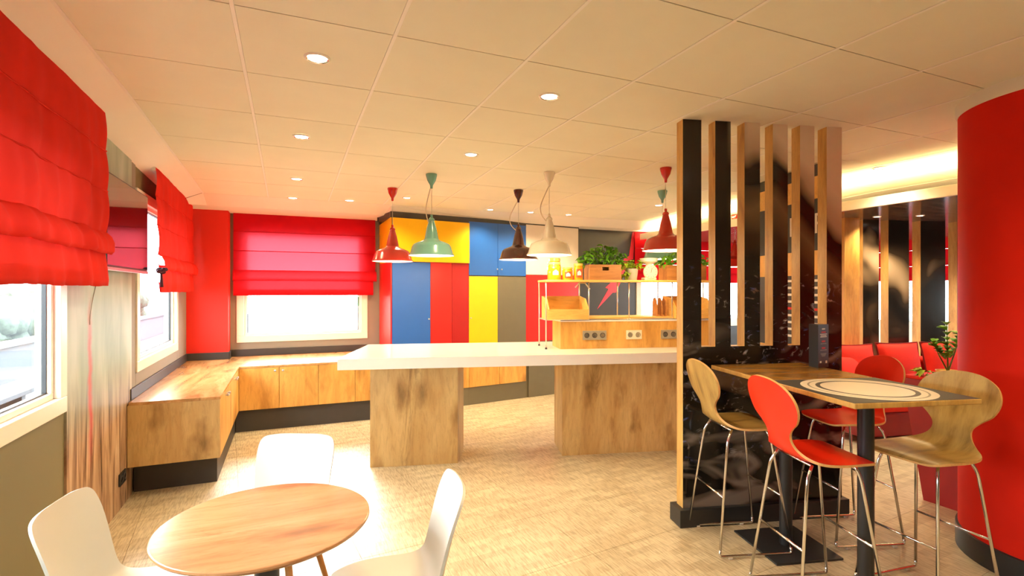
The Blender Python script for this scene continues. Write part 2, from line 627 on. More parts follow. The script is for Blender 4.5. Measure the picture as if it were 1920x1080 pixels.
def print_mat(name, glints=True, blob_loc=(0, 0, 0)):
    """dark out-of-focus photographic print in black and brown with pale blurred shapes"""
    m, nt, bs = newmat(name)
    v = coords(nt, (1, 1, 1))
    v.node.inputs['Location'].default_value = blob_loc
    big = noise(nt, v, 1.7, 1, 0.8, 0.4)
    if not glints:
        c = ramp(nt, big, [(0.46, lin(18, 15, 13)), (0.56, lin(44, 34, 26)), (0.66, lin(120, 102, 80)), (0.78, lin(160, 140, 116))])
    else:
        tc = nt.nodes.new('ShaderNodeTexCoord')
        sp = nt.nodes.new('ShaderNodeSeparateXYZ')
        nt.links.new(tc.outputs['Object'], sp.inputs[0])
        X, Z = sp.outputs['X'], sp.outputs['Z']
        wob = mathn(nt, 'MULTIPLY', mathn(nt, 'SUBTRACT', big, 0.5), 0.25)
        # a dark arch with pale haze above it, falling away to the right
        slope = mathn(nt, 'MULTIPLY', mathn(nt, 'MAXIMUM', mathn(nt, 'SUBTRACT', X, 2.3), 0.0), 0.95)
        t1 = mathn(nt, 'ADD', mathn(nt, 'ADD', Z, slope), wob)
        t1 = mathn(nt, 'MULTIPLY', mathn(nt, 'SUBTRACT', t1, 1.5), 0.8)
        hz = ramp(nt, t1, [(0.20, lin(30, 24, 20)), (0.36, lin(70, 52, 38)), (0.50, lin(128, 104, 78)), (0.60, lin(36, 29, 25)), (0.69, lin(40, 33, 28)), (0.77, lin(200, 176, 150)), (0.9, lin(242, 224, 202))])
        xm = ramp(nt, mathn(nt, 'SUBTRACT', X, 1.5), [(0.44, (0, 0, 0, 1)), (0.60, (1, 1, 1, 1))])
        c = mixc(nt, xm, lin(40, 32, 27), hz)
        # dark lower scene with soft lights and sharp wet glints
        zf = ramp(nt, mathn(nt, 'MULTIPLY', Z, 0.4), [(0.16, (0, 0, 0, 1)), (0.22, (1, 1, 1, 1)), (0.60, (1, 1, 1, 1)), (0.70, (0, 0, 0, 1))])
        zl = ramp(nt, mathn(nt, 'MULTIPLY', Z, 0.4), [(0.40, (1, 1, 1, 1)), (0.56, (0, 0, 0, 1))])
        c = mixc(nt, zl, c, lin(20, 17, 17))
        sv = coords(nt, (1.5, 1, 3.4), (0, -.12, 0))
        soft = noise(nt, sv, 1.6, 2, 0.9, 0.5)
        sm = mathn(nt, 'MULTIPLY', zl, ramp(nt, soft, [(0.53, (0, 0, 0, 1)), (0.68, (0.75, 0.75, 0.75, 1))]))
        c = mixc(nt, sm, c, lin(150, 134, 122))
        ov = coords(nt, (1.0, 1, 1.7), (0, 0.35, 0))
        w = noise(nt, ov, 6.5, 5, 2.4, 0.62)
        g = ramp(nt, w, [(0.57, (0, 0, 0, 1)), (0.63, (0.3, 0.3, 0.3, 1)), (0.70, (1, 1, 1, 1))])
        g2 = noise(nt, v, 3.0, 2, 0.6)
        gm = mathn(nt, 'MULTIPLY', mathn(nt, 'MULTIPLY', g, zf), ramp(nt, g2, [(0.40, (0, 0, 0, 1)), (0.54, (1, 1, 1, 1))]))
        hue = ramp(nt, noise(nt, v, 5.0, 1), [(0.45, lin(206, 198, 194)), (0.58, lin(110, 134, 214)), (0.66, lin(200, 170, 156))])
        c = mixc(nt, gm, c, hue)
    nt.links.new(c, bs.inputs['Base Color'])
    bs.inputs['Roughness'].default_value = 0.16
    bs.inputs['Specular IOR Level'].default_value = 0.5
    return m


MT['print'] = print_mat('dark_photo_print', True, (0.7, 0, 0.2))
MT['print2'] = print_mat('dark_photo_print_blurred', False, (0.3, 0, 1.4))


def soffit_dark():
    m, nt, bs = newmat('dark_wood_look_soffit')
    v = coords(nt, (1.2, 8, 1))
    n = noise(nt, v, 2.0, 6, 0.8, 0.65)
    nt.links.new(ramp(nt, n, [(0.35, lin(60, 50, 46)), (0.5, lin(104, 88, 80)), (0.68, lin(136, 120, 110))]), bs.inputs['Base Color'])
    bs.inputs['Roughness'].default_value = 0.16
    bs.inputs['Specular IOR Level'].default_value = 0.9
    return m


MT['soffit_dark'] = soffit_dark()


def tv_mat():
    m, nt, bs = newmat('tv_black_glass')
    v = coords(nt)
    nt.links.new(ramp(nt, noise(nt, v, 2, 1), [(0.3, (0.006, 0.006, 0.008, 1)), (0.7, (0.01, 0.01, 0.013, 1))]), bs.inputs['Base Color'])
    bs.inputs['Roughness'].default_value = 0.04
    bs.inputs['Specular IOR Level'].default_value = 1.0
    return m


MT['tv'] = tv_mat()


def hedge_mat():
    return plain('hedge_green', (0.060, 0.078, 0.052), 0.8, var=0.5, nscale=6)


MT['hedge'] = hedge_mat()

# ================================================================== STRUCTURE
XL, YB, YF, XR, YB2 = -1.1, 7.33, -2.2, 9.5, 7.05

# floor with woven vinyl tiles
fl = structure(MB().box(XL - .1, XR + .1, YF - .1, YB + .1, -0.1, -0.004).build('floor', MT['gap']))
TILE = 0.6
FA = math.radians(5.5)
tile_me = None
cnt = 0
fc, fs = math.cos(FA), math.sin(FA)


def clip_poly(poly, f):
    out = []
    for i in range(len(poly)):
        p, q = poly[i], poly[(i + 1) % len(poly)]
        a, b = f(p), f(q)
        if a >= 0:
            out.append(p)
        if (a >= 0) != (b >= 0):
            t = a / (a - b)
            out.append((p[0] + (q[0] - p[0]) * t, p[1] + (q[1] - p[1]) * t))
    return out


far = MB()
for i in range(-4, 20):
    for j in range(-6, 15):
        g = 0.0012
        u0, u1, w0, w1 = i * TILE + g, (i + 1) * TILE - g, j * TILE + g, (j + 1) * TILE - g
        poly = [(u * fc - w * fs + .08, u * fs + w * fc + .05) for u, w in ((u0, w0), (u1, w0), (u1, w1), (u0, w1))]
        for f in (lambda p: p[0] - XL, lambda p: XR - p[0], lambda p: p[1] - YF, lambda p: YB - p[1]):
            if poly:
                poly = clip_poly(poly, f)
        if len(poly) < 3:
            continue
        c = (sum(p[0] for p in poly) / len(poly), sum(p[1] for p in poly) / len(poly))
        V, F = prism(poly, -0.004, 0.0)
        # tiles in view are parts, the rest one remainder
        d = c[0] * math.sin(YAW) + c[1] * math.cos(YAW)
        s = c[0] * math.cos(YAW) - c[1] * math.sin(YAW)
        if d > 0.9 and abs(s) < d * 1.05 + .4 and c[0] < 5.6:
            MB().add(V, F).build('floor_tile', MT['floor'], fl)
            cnt += 1
        else:
            far.add(V, F)
tag(far.build('floor_tile_rest', MT['floor'], fl), kind='stuff')

# ceiling: recessed backing, tiles, runners
ce = MB()
ys = [YF, 3.69, 6.45, 6.75, YB + .1]
V = []
for y in ys:
    V += [(XL - .1, y, zc(y) + .015), (XR + .1, y, zc(y) + .015)]
F = [(2 * i, 2 * i + 1, 2 * i + 3, 2 * i + 2) for i in range(len(ys) - 1)]
ce.add(V, F)
V2 = [(p[0], p[1], p[2] + .1) for p in V]
ce.add(V2, [tuple(reversed(q)) for q in F])
ceiling = structure(ce.build('ceiling', MT['gap']))
TX0, TDX, NX = -0.84, 0.637, 11
TY0, TDY, NY = -2.52, 0.69, 13
TXE = TX0 + NX * TDX
for i in range(NX):
    for j in range(NY):
        x0, x1 = TX0 + i * TDX + .009, TX0 + (i + 1) * TDX - .009
        y0, y1 = TY0 + j * TDY + .003, TY0 + (j + 1) * TDY - .003
        y0 = max(y0, YF)
        V = [(x0, y0, zc(y0)), (x1, y0, zc(y0)), (x1, y1, zc(y1)), (x0, y1, zc(y1))]
        V += [(p[0], p[1], p[2] + .012) for p in V]
        F = [(0, 3, 2, 1), (4, 5, 6, 7), (0, 1, 5, 4), (1, 2, 6, 5), (2, 3, 7, 6), (3, 0, 4, 7)]
        MB().add(V, F).build('ceiling_tile', MT['ceil'], ceiling)
YT = TY0 + NY * TDY
for i in range(NX + 1):
    x = TX0 + i * TDX
    mb = MB()
    for y0, y1 in ((YF, 3.69), (3.69, YT)):
        V = [(x - .008, y0, zc(y0) - .002), (x + .008, y0, zc(y0) - .002), (x + .008, y1, zc(y1) - .002), (x - .008, y1, zc(y1) - .002)]
        V += [(p[0], p[1], p[2] + .013) for p in V]
        mb.add(V, [(0, 3, 2, 1), (4, 5, 6, 7), (0, 1, 5, 4), (1, 2, 6, 5), (2, 3, 7, 6), (3, 0, 4, 7)])
    mb.build('ceiling_runner', MT['runner'], ceiling)
# plain plaster margins: sloped along the left wall, dropped along the back, flat on the right
mb = MB()
for y0, y1 in ((YF, 3.69), (3.69, 6.45)):
    V = []
    for y in (y0, y1):
        V += [(TX0 - .008, y, zc(y)), (-1.0, y, zc(y) - .065), (XL - .02, y, zc(y) - .125)]
    mb.add(V, [(0, 1, 4, 3), (1, 2, 5, 4)])
V = []
for y in (6.45, 6.75, YB + .05):
    V += [(XL - .02, y, min(zc(y), zc(6.45) - .125 if y < 6.5 else 2.5) if True else 0), (TX0, y, zc(y)), (TXE, y, zc(y)), (XR, y, zc(y))]
mb.add(V, [(0, 4, 5, 1), (1, 5, 6, 2), (2, 6, 7, 3), (4, 8, 9, 5), (5, 9, 10, 6), (6, 10, 11, 7)])
for y0, y1 in ((YF, 3.69), (3.69, 6.45)):
    mb.add([(TXE, y0, zc(y0)), (TXE, y1, zc(y1)), (XR, y1, zc(y1)), (XR, y0, zc(y0))], [(0, 1, 2, 3)])
mb.build('plaster_margin', MT['soffit'], ceiling)


def wall_with_openings(name, along, fixed, lo, hi, z0, z1, openings, thick, mat):
    """along 'x' or 'y'; fixed = room-side plane; thick signed away from the room"""
    mb = MB()

    def slab(a0, a1, b0, b1):
        if a1 - a0 < 1e-4 or b1 - b0 < 1e-4:
            return
        if along == 'y':
            mb.box(fixed, fixed + thick, a0, a1, b0, b1)
        else:
            mb.box(a0, a1, fixed, fixed + thick, b0, b1)
    cur = lo
    for (a0, a1, b0, b1) in sorted(openings):
        slab(cur, a0, z0, z1)
        slab(a0, a1, z0, b0)
        slab(a0, a1, b1, z1)
        cur = a1
    slab(cur, hi, z0, z1)
    return structure(mb.build(name, mat))


W1 = (0.55, 3.49, 0.90, 2.35)
W2 = (4.90, 6.55, 0.90, 2.35)
WB = (-0.59, 1.0, 0.885, 2.40)
WR = (5.26, 9.15, 0.9, 2.44)
WS = (0.6, 6.6, 0.9, 2.44)
wall_left = wall_with_openings('wall_left', 'y', XL, YF, YB, 0, 2.75, [W1, W2], -0.10, MT['wall_olive'])
wall_back = wall_with_openings('wall_back', 'x', YB, XL - .25, 4.2, 0, 2.75, [WB], 0.10, MT['wall_grey'])
wall_back2 = wall_with_openings('wall_back_right', 'x', YB2, 4.1, XR + .2, 0, 2.75, [WR], 0.10, MT['dark_wall'])
wall_right = wall_with_openings('wall_right', 'y', XR, YF, YB, 0, 2.75, [WS], 0.25, MT['frame'])
wall_front = structure(MB().box(XL - .25, XR + .25, YF - .2, YF, 0, 2.75).build('wall_front', MT['wall_grey']))

# grey paint on the window piece of the left wall, mural panel beside it
mural = structure(MB().box(XL, XL + .012, 3.50, 4.76, 0.0, 2.545).build('wall_mural', MT['mural']))
structure(MB().box(XL, XL + .006, 4.765, 4.895, 0.0, 2.545).box(XL, XL + .006, 6.555, YB, .0, 2.545)
          .box(XL, XL + .006, 4.9, 6.55, 0, .895).build('wall_left_panel', MT['wall_grey']))
# red pier in the corner
structure(MB().box(XL, -0.66, 7.10, YB, 0.70, 2.56, 0.004).build('wall_pier', MT['red_paint']))
# strip on the bench top along the walls
bb = MB().box(XL, XL + .02, 4.72, 7.1, .716, .80, .003)
structure(bb.build('baseboard_left', MT['charcoal']))
bb = MB().box(XL + .02, -0.65, 7.075, 7.10, .716, .80, .003).box(-0.66, -0.645, 7.1, YB, .716, .80, .003).box(-0.645, 1.175, YB - .025, YB, .716, .80, .003)
structure(bb.build('baseboard_back', MT['charcoal']))
structure(MB().box(XL, XL + .015, YF, 3.49, 0, .08, .002).build('baseboard_left', MT['charcoal']))


def window(n, along, fixed, op, out, sash_splits=(), fw=0.085):
    """frame, sash and pane set in an opening; out = +1/-1 direction away from the room"""
    a0, a1, z0, z1 = op
    mbf, mbs = MB(), MB()

    def bxx(mb, p0, p1, q0, q1, d0, d1, bev=0.004):
        e0, e1 = fixed + out * d0, fixed + out * d1
        if along == 'y':
            mb.box(e0, e1, p0, p1, q0, q1, bev)
        else:
            mb.box(p0, p1, e0, e1, q0, q1, bev)
    # outer frame stands a little proud of the wall
    for args in ((a0, a1, z0, z0 + fw), (a0, a1, z1 - fw, z1), (a0, a0 + fw, z0 + fw, z1 - fw), (a1 - fw, a1, z0 + fw, z1 - fw)):
        bxx(mbf, *args, -0.018, 0.09)
    fr = structure(mbf.build('window_%d' % n, MT['frame']))
    s = 0.032
    b0, b1, y0, y1 = a0 + fw, a1 - fw, z0 + fw, z1 - fw
    edges = [b0] + list(sash_splits) + [b1]
    for k in range(len(edges) - 1):
        e0, e1 = edges[k], edges[k + 1]
        mbs = MB()
        for args in ((e0, e1, y0, y0 + s), (e0, e1, y1 - s, y1), (e0, e0 + s, y0 + s, y1 - s), (e1 - s, e1, y0 + s, y1 - s)):
            bxx(mbs, *args, 0.012, 0.075)
        mbs.build('sash', MT['frame'], fr)
        g = MB()
        for args in ((e0 + s, e1 - s, y0 + s, y0 + s + .008), (e0 + s, e1 - s, y1 - s - .008, y1 - s), (e0 + s, e0 + s + .008, y0 + s, y1 - s), (e1 - s - .008, e1 - s, y0 + s, y1 - s)):
            bxx(g, *args, 0.03, 0.05, 0)
        g.build('glazing_seal', MT['black'], fr)
        p = MB()
        bxx(p, e0 + s, e1 - s, y0 + s, y1 - s, 0.038, 0.042, 0)
        p.build('pane', MT['glass'], fr)
    return fr


window(1, 'y', XL, W1, -1, (1.75,))
window(2, 'y', XL, W2, -1)
wb = window(3, 'x', YB, WB, 1)
MB().box(0.86, 0.885, YB - .05, YB - .015, 1.33, 1.45, .004).build('window_handle', MT['en_teal'], wb)
window(4, 'x', YB2, WR, 1, (6.2, 7.2, 8.2))
window(5, 'y', XR, WS, 1, (1.8, 3.0, 4.2, 5.4))

# exterior seen through the panes
structure(MB().box(-24, -1.4, -8, 44, -.35, -.3).box(-1.399, 30, 7.7, 44, -.35, -.3).box(9.9, 30, -8, 7.699, -.35, -.3).build('ground_outside', MT['outer_ground']))
hd = MB()
rnd = random.Random(3)
for k in range(120):
    y = -4 + 38 * k / 120
    for q in range(3):
        V, F = lathe([(0.001, 0), (.34, .14), (.42, .45), (.30, .75), (.001, .92)], 8, 0, 0)
        hd.add(V, F, 0, Matrix.Translation((-7.6 + rnd.uniform(-.35, .35), y + rnd.uniform(-.2, .2), -.3 + .45 * q + rnd.uniform(-.1, .1))) @ Matrix.Rotation(rnd.uniform(0, 6), 4, 'Z'))
tag(hd.build('hedge', MT['hedge'], None, True), 'pale green hedge beyond the left-hand window', 'hedge')
gw = thing('garden_wall', 'low pale garden wall outside the left-hand window', 'wall', (-5.0, 4, -.3))
MB().box(-.12, .12, -9, 26, 0, .75, .01).build('wall_body', MT['outer_wall'], gw)
MB().box(-.17, .17, -9, 26, .75, .83, .01).build('coping', MT['outer_wall'], gw)
gb = thing('garden_bench', 'long grey bench in front of the pale garden wall outside', 'bench', (-3.6, 4.2, -.3))
MB().box(-.25, .25, -2.5, 8, .38, .45, .01).build('seat', MT['outer_grey'], gb)
for y in (-2.2, .2, 2.7, 5.2, 7.7):
    MB().box(-.2, .2, y - .06, y + .06, 0, .38, .005).build('leg', MT['outer_grey'], gb)

# dark lowered soffit with cove on the right
so = structure(MB().box(5.25, XR, YF, 6.9, 2.37, 2.40).build('soffit_lowered', MT['soffit_dark']))
MB().box(5.22, 5.25, YF, 6.9, 2.355, 2.45, .003).build('fascia', MT['soffit'], so)
MB().box(5.30, 5.33, YF, 6.9, 2.40, 2.425).build('cove_strip', MT['cove'], so)

# red column
COLX, COLY, COLR = 4.05, 1.41, 0.516
cl = structure(MB().add(*lathe([(COLR, .13), (COLR, 2.62)], 96, 0, 0, False)).build('column', MT['red_column'], None, True))
cl.location = (COLX, COLY, 0)
MB().add(*lathe([(COLR + .012, 0), (COLR + .012, .128), (COLR - .01, .135)], 96)).build('column_base', MT['black'], cl, angle=40)
MB().add(*lathe([(COLR + .004, 2.60), (COLR + .012, 2.62), (COLR + .012, 2.672)], 96)).build('column_collar', MT['soffit'], cl, angle=40)

# lightning print on the slate wall
bolt = [(5.185, 2.49), (5.235, 2.50), (5.20, 2.05), (5.10, 2.02), (4.95, 1.66), (4.86, 1.50), (4.80, 1.50), (4.506, 1.237), (4.72, 1.56), (4.66, 1.58), (4.81, 1.70), (5.02, 2.05), (5.12, 2.10)]
V, F = prism([(p[0], p[1]) for p in bolt], 0, .004)
rot = Matrix(((1, 0, 0, 0), (0, 0, -1, YB2), (0, 1, 0, 0), (0, 0, 0, 1)))
MB().add(V, F, 0, rot).build('wall_print', MT['pink'], wall_back2)

# ================================================================== LIGHTS IN THE CEILING
def downlight(x, y, label, r=0.06, power=SPOT_W, size=2.3):
    t = thing('downlight', label, 'ceiling light', (x, y, zc(y)), 0, 'recessed ceiling downlights')
    MB().add(*lathe([(r * .86, -.008), (r, -.006), (r * 1.04, .001)], 28, cap=False)).build('flange', MT['runner'], t, True)
    MB().add(*lathe([(r * .86, -.008), (r * .74, -.003)], 28, cap=False)).build('reflector', MT['chrome'], t, True)
    MB().add(*lathe([(0.0005, -.0035), (r * .74, -.0035)], 28, cap=False)).build('lens', MT['lens'], t)
    L = bpy.data.lights.new('downlight_lamp', 'SPOT')
    L.energy = power
    L.color = WARM
    L.spot_size = size
    L.spot_blend = 0.8
    L.shadow_soft_size = 0.05
    lo = bpy.data.objects.new('lamp', L)
    COL.objects.link(lo)
    lo.parent = t
    lo.location = (0, 0, -.02)
    return t


downlight(.13, 2.68, 'largest round downlight, above and left of centre in the tiled ceiling')
downlight(1.39, 2.68, 'round downlight right of the largest one, above the empty floor')
downlight(.09, 4.06, 'round downlight second in the row leading to the back window')
downlight(1.38, 4.05, 'round downlight between the largest lamps and the teal pendant')
downlight(.077, 5.43, 'round downlight third in the row leading to the back window')
downlight(.05, 6.40, 'small downlight in front of the back window blind')
downlight(.66, 6.33, 'small downlight left of the left red pendant, near the back window')
downlight(2.42, 6.33, 'small downlight before the yellow and blue cupboards, leftmost of three', .05, SPOT_W * 1.3)
downlight(3.00, 6.33, 'small downlight before the blue cupboards, middle of three', .05, SPOT_W * 1.3)
downlight(3.58, 6.33, 'small downlight before the cream cupboard, rightmost of three', .05, SPOT_W * 1.3)
downlight(1.25, 5.95, 'small downlight between the left red and teal pendants', .05, SPOT_W)
downlight(4.32, 5.32, 'small downlight behind the right red pendant', .06)
downlight(5.0, 3.05, 'downlight beside the glowing cove right of the slatted screen', .06)
for (x, y, where) in ((.13, .45, 'above the photographer, left of the other rear lamp'), (1.39, 1.3, 'above the open floor between the two table groups'),
                      (2.75, .75, 'above the ringed bar table'), (2.1, -.2, 'behind the photographer')):  # lamps added out of frame to brighten the stools and near tables
    downlight(x, y, 'added out-of-view fill light ' + where)
for k, (a, b) in enumerate(((4.95, 5.15), (5.35, 5.0), (5.75, 4.75))):
    x, y = xy(a, b)
    t = thing('downlight', ['small downlight in the dark soffit, leftmost', 'small downlight in the dark soffit, middle', 'small downlight in the dark soffit, nearest the red column'][k],
              'ceiling light', (x, y, 2.37), 0, 'downlights in the dark soffit')
    MB().add(*lathe([(.03, -.001), (.036, -.006), (.044, .001)], 20, cap=False)).build('flange', MT['runner'], t, True)
    MB().add(*lathe([(0.0005, -.002), (.03, -.002)], 20, cap=False)).build('lens', MT['lens'], t)
    L = bpy.data.lights.new('soffit_lamp', 'SPOT')
    L.energy = 75
    L.color = WARM
    L.spot_size = 2.2
    L.spot_blend = .8
    L.shadow_soft_size = .04
    lo = bpy.data.objects.new('lamp', L)
    COL.objects.link(lo)
    lo.parent = t
    lo.location = (0, 0, -.02)


def pendant(x, y, mat, label, rim_z=1.868, loop=1, lit=True):
    z0 = zc(y)
    t = thing('pendant_lamp', label, 'pendant lamp', (x, y, 0), random.uniform(0, 6), 'enamel pendant lamps')
    zt = rim_z
    # stepped enamel shade: rim lip, drum shoulder, tapering neck
    outer = [(.212, 0), (.214, .006), (.200, .022), (.182, .085), (.168, .108), (.130, .128), (.085, .142), (.066, .160), (.058, .20), (.046, .26), (.034, .30), (.030, .315)]
    inner = [(.208, .002), (.194, .024), (.176, .084), (.162, .103), (.12, .122), (.06, .136), (.001, .14)]
    MB().add(*lathe([(r, zt + z) for r, z in outer], 40, cap=False)).build('shade', mat, t, angle=35)
    MB().add(*lathe([(r, zt + z) for r, z in inner], 40, cap=False)).build('shade_lining', MT['en_inner'], t, angle=35)
    MB().add(*lathe([(.030, zt + .31), (.026, zt + .33), (.031, zt + .336), (.022, zt + .355), (.012, zt + .36), (.012, zt + .385), (.001, zt + .39)], 20, cap=False)).build('finial', mat, t, angle=35)
    MB().add(*lathe([(.001, zt + .015), (.035, zt + .028), (.047, zt + .06), (.035, zt + .095), (.02, zt + .125)], 20, cap=False)).build('bulb', MT['bulb'], t, True)
    MB().add(*lathe([(.052, z0 - .001), (.053, z0 - .012), (.04, z0 - .06), (.014, z0 - .105), (.011, z0 - .135), (.001, z0 - .136)], 28)).build('canopy', mat, t, angle=40)
    MB().add(*tube([(0, 0, z0 - .13), (0, 0, zt + .38)], .0022, 6)).build('suspension_wire', MT['steel'], t)
    if loop:
        zt2 = zt + .33
        P = spline([(0, 0, z0 - .13), (.012, .0, zt2 + .30), (.09 * loop, .02, zt2 + .14), (.085 * loop, .02, zt2 + .05), (.03, .005, zt2 - .01)], 6)
        MB().add(*tube(P, .005, 6)).build('power_cord', MT['cord'], t, True)
    if lit:
        L = bpy.data.lights.new('pendant_bulb_light', 'POINT')
        L.energy = PENDANT_W
        L.color = WARM
        L.shadow_soft_size = .04
        lo = bpy.data.objects.new('lamp', L)
        COL.objects.link(lo)
        lo.parent = t
        lo.location = (0, 0, zt + .005)
    return t


p = pendant(1.01, 5.52, MT['en_red'], 'red enamel pendant lamp, leftmost of the row above the counter', 1.845, 0)
p = pendant(1.242, 4.80, MT['en_teal'], 'pale teal enamel pendant lamp in front of the yellow cupboard', 1.868, .5)
p.rotation_euler.z = 2.6
p = pendant(2.29, 5.14, MT['en_maroon'], 'dark maroon enamel pendant lamp in front of the blue cupboards', 1.872, 1)
p.rotation_euler.z = 2.8
p = pendant(2.25, 4.34, MT['en_white'], 'cream white enamel pendant lamp in front of the cream cupboard', 1.872, .9)
p.rotation_euler.z = 2.8
p = pendant(3.18, 3.82, MT['en_red'], 'red enamel pendant lamp beside the slatted screen above the shelf', 1.905, 0)
p = pendant(3.80, 4.62, MT['en_teal'], 'teal pendant lamp mostly hidden behind the first dark slat', 1.88, 0)
p = pendant(5.84, 5.54, MT['en_red'], 'far red pendant lamp seen through the gaps of the slatted screen', 1.87, 0)

# ================================================================== ROMAN BLINDS
def roman_blind(name, label, L, mat, wrinkle, origin, axis, seed):
    """fabric panels between ribs and two stacked folds; local u along width, d outwards, z down from 0"""
    t = thing(name, label, 'blind', origin, 0, 'red fabric roman blinds')
    rn = random.Random(seed)
    ph = [rn.uniform(0, 6.28) for _ in range(12)]

    def put(u, d, z):
        return (d, u, z) if axis == 'y' else (u, -d, z)

    def wr(u, z, amp):
        return amp * (math.sin(u * 9 + ph[0] + z * 2.1) * .4 + math.sin(u * 19 + ph[1] - z * 3) * .35 + abs(math.sin(u * 17 + ph[2] + 2 * z + 1.2 * math.sin(z * 5 + u * 2))) * .5
                      + math.sin(u * 43 + ph[4] + 5 * z) * .12 + math.sin(u * 5 + z * 9 + ph[3]) * .3)

    nu = max(24, int(L * 60))
    zs = [0, -.235, -.475, -.72]

    def sheet(pts, part, u0, u1, m, amp):
        V, F = [], []
        for (z, d) in pts:
            for i in range(nu + 1):
                u = u0 + (u1 - u0) * i / nu
                V.append(put(u, d + wr(u, z, amp * (0.15 + min(1.0, -z * 1.6))), z + .25 * wr(u * 1.3, z, amp)))
        k = nu + 1
        for r in range(len(pts) - 1):
            for i in range(nu):
                F.append((r * k + i, r * k + i + 1, (r + 1) * k + i + 1, (r + 1) * k + i))
        ob = MB().add(V, F).build(part, m, t, True)
        return ob
    # three panels, each bellying slightly between its ribs
    for s in range(3):
        za, zb = zs[s], zs[s + 1]
        pts = [(za + (zb - za) * q / 7, .010 * math.sin(PI * q / 7) + .002 * s) for q in range(8)]
        sheet(pts, 'fabric_panel', 0, L, mat, wrinkle)
        if s < 3:
            V, F = tube([put(L * i / 30, .004 + wr(L * i / 30, zb, wrinkle * (0.15 + min(1, -zb * 1.6))), zb + .25 * wr(L * i / 30 * 1.3, zb, wrinkle)) for i in range(31)], .0045, 6)
            MB().add(V, F).build('rib_seam', mat, t, True)
    # thick upper fold
    sheet([(-.715, .004), (-.74, .03), (-.78, .048), (-.83, .05), (-.85, .035), (-.84, .012)], 'upper_fold', -.004, L + .012, MT['blind_fold'] if axis == 'x' else mat, wrinkle * 1.3)
    # hem below, set back
    sheet([(-.80, .006), (-.86, .014), (-.93, .022), (-1.0, .026), (-1.035, .022), (-1.035, .012), (-.95, .006)], 'hem', 0, L - .03, MT['blind_fold'] if axis == 'x' else mat, wrinkle)
    # head rail
    V, F = box(0, L, -.03, -.002, -.03, .0, .003)
    V = [put(q[0], q[1], q[2]) for q in V]
    MB().add(V, F).build('head_rail', MT['frame'], t)
    # side return at the open end
    return t


roman_blind('roman_blind', 'large creased red roman blind over the nearest left-hand window', 3.4, MT['blind'], .014, (-1.0, .40, 2.605), 'y', 1)
roman_blind('roman_blind', 'creased red roman blind over the left window beyond the television', 1.75, MT['blind'], .012, (-1.0, 5.09, 2.56), 'y', 5)
roman_blind('roman_blind', 'flat red roman blind glowing over the back window', 1.72, MT['blind_back'], .0012, (-.622, 7.285, 2.51), 'x', 9)
# simpler pulled-up blinds on the far windows
def far_blind(label, L, origin, axis, seed, drop=.82):
    t = thing('roman_blind', label, 'blind', origin, 0, 'red fabric roman blinds')
    s = 1
    for z0, z1 in ((0, -.26), (-.262, -.52), (-.522, -.68), (-.66, -drop)):
        o = .012 if z1 < -.7 else 0
        if axis == 'x':
            MB().box(0, L, -.012 - o, 0 - o, z1, z0, .003).build('fabric_panel', MT['blind_back'], t)
        else:
            MB().box(-.012 - o, 0 - o, 0, L, z1, z0, .003).build('fabric_panel', MT['blind_back'], t)
    return t


far_blind('red blind on the far window right of the slate wall', 4.1, (5.17, 6.97, 2.485), 'x', 2)
far_blind('red blind on the far right-hand windows behind the dark panels', 6.2, (9.44, .5, 2.45), 'y', 2, .76)

# tassel on the edge of the second blind
t = thing('curtain_tassel', 'dark purple fabric flower tassel hanging at the edge of the second blind', 'tassel', (-.955, 5.06, 1.70))
fb = MB()
for k in range(9):
    a = k * 2.4
    V, F = lathe([(.001, -.012), (.016, -.006), (.021, .006), (.012, .02), (.001, .022)], 8)
    fb.add(V, F, 0, Matrix.Translation((.028 * math.cos(a) * (.4 + k / 14), .028 * math.sin(a) * (.4 + k / 14), .012 * math.sin(k * 1.7))))
fb.build('flower', MT['purple'], t, True)
MB().add(*tube([(0, 0, 0), (0, .002, -.05), (.002, .003, -.13)], .006, 8, .014)).build('tail', MT['purple'], t, True)

# ================================================================== TELEVISION
tv = thing('television', 'flat black television on the mural wall between the two left blinds', 'television', (-1.0, 3.82, 1.68))
MB().box(-.045, 0, 0, 1.0, 0, .59, .006).build('case', MT['black'], tv)
MB().box(0, .003, .012, .988, .022, .578, 0).build('screen', MT['tv'], tv)
MB().box(-.01, .006, .0, 1.0, -.012, .010, .003).build('lower_trim', MT['silver'], tv)
MB().box(-.086, -.045, .35, .65, .15, .45, .004).build('wall_bracket', MT['black'], tv)
MB().add(*tube(spline([(-.07, .16, .02), (-.085, .12, -.12), (-.083, .06, -.2), (-.085, .03, -.28), (-.085, .025, -.34)], 5), .002, 6)).build('cable', MT['socket'], tv, True)
so_ = thing('wall_socket', 'black double wall socket low on the mural panel', 'socket', (XL + .012, 4.42, .17))
MB().box(0, .012, 0, .15, 0, .085, .003).build('plate', MT['black'], so_)
for y in (.038, .112):
    V, F = lathe([(.024, 0), (.024, .003), (.02, .003), (.018, -.004), (.001, -.004)], 18)
    MB().add(V, F, 0, Matrix.Translation((.012, y, .042)) @ Matrix.Rotation(PI / 2, 4, 'Y')).build('outlet', MT['socket_hole'], so_)

# ================================================================== LOW BENCH CABINETS
def knob(parent, x, y, z, nx, ny, r=.012):
    V, F = lathe([(r * .45, 0), (r * .45, .012), (r, .016), (r, .026), (r * .6, .03), (.001, .03)], 14)
    ang = math.atan2(ny, nx)
    M = Matrix.Translation((x, y, z)) @ Matrix.Rotation(ang, 4, 'Z') @ Matrix.Rotation(PI / 2, 4, 'Y')
    return MB().add(V, F, 0, M).build('knob', MT['silver'], parent, angle=40)


BZ0, BZ1, BTH = .238, .716, .022
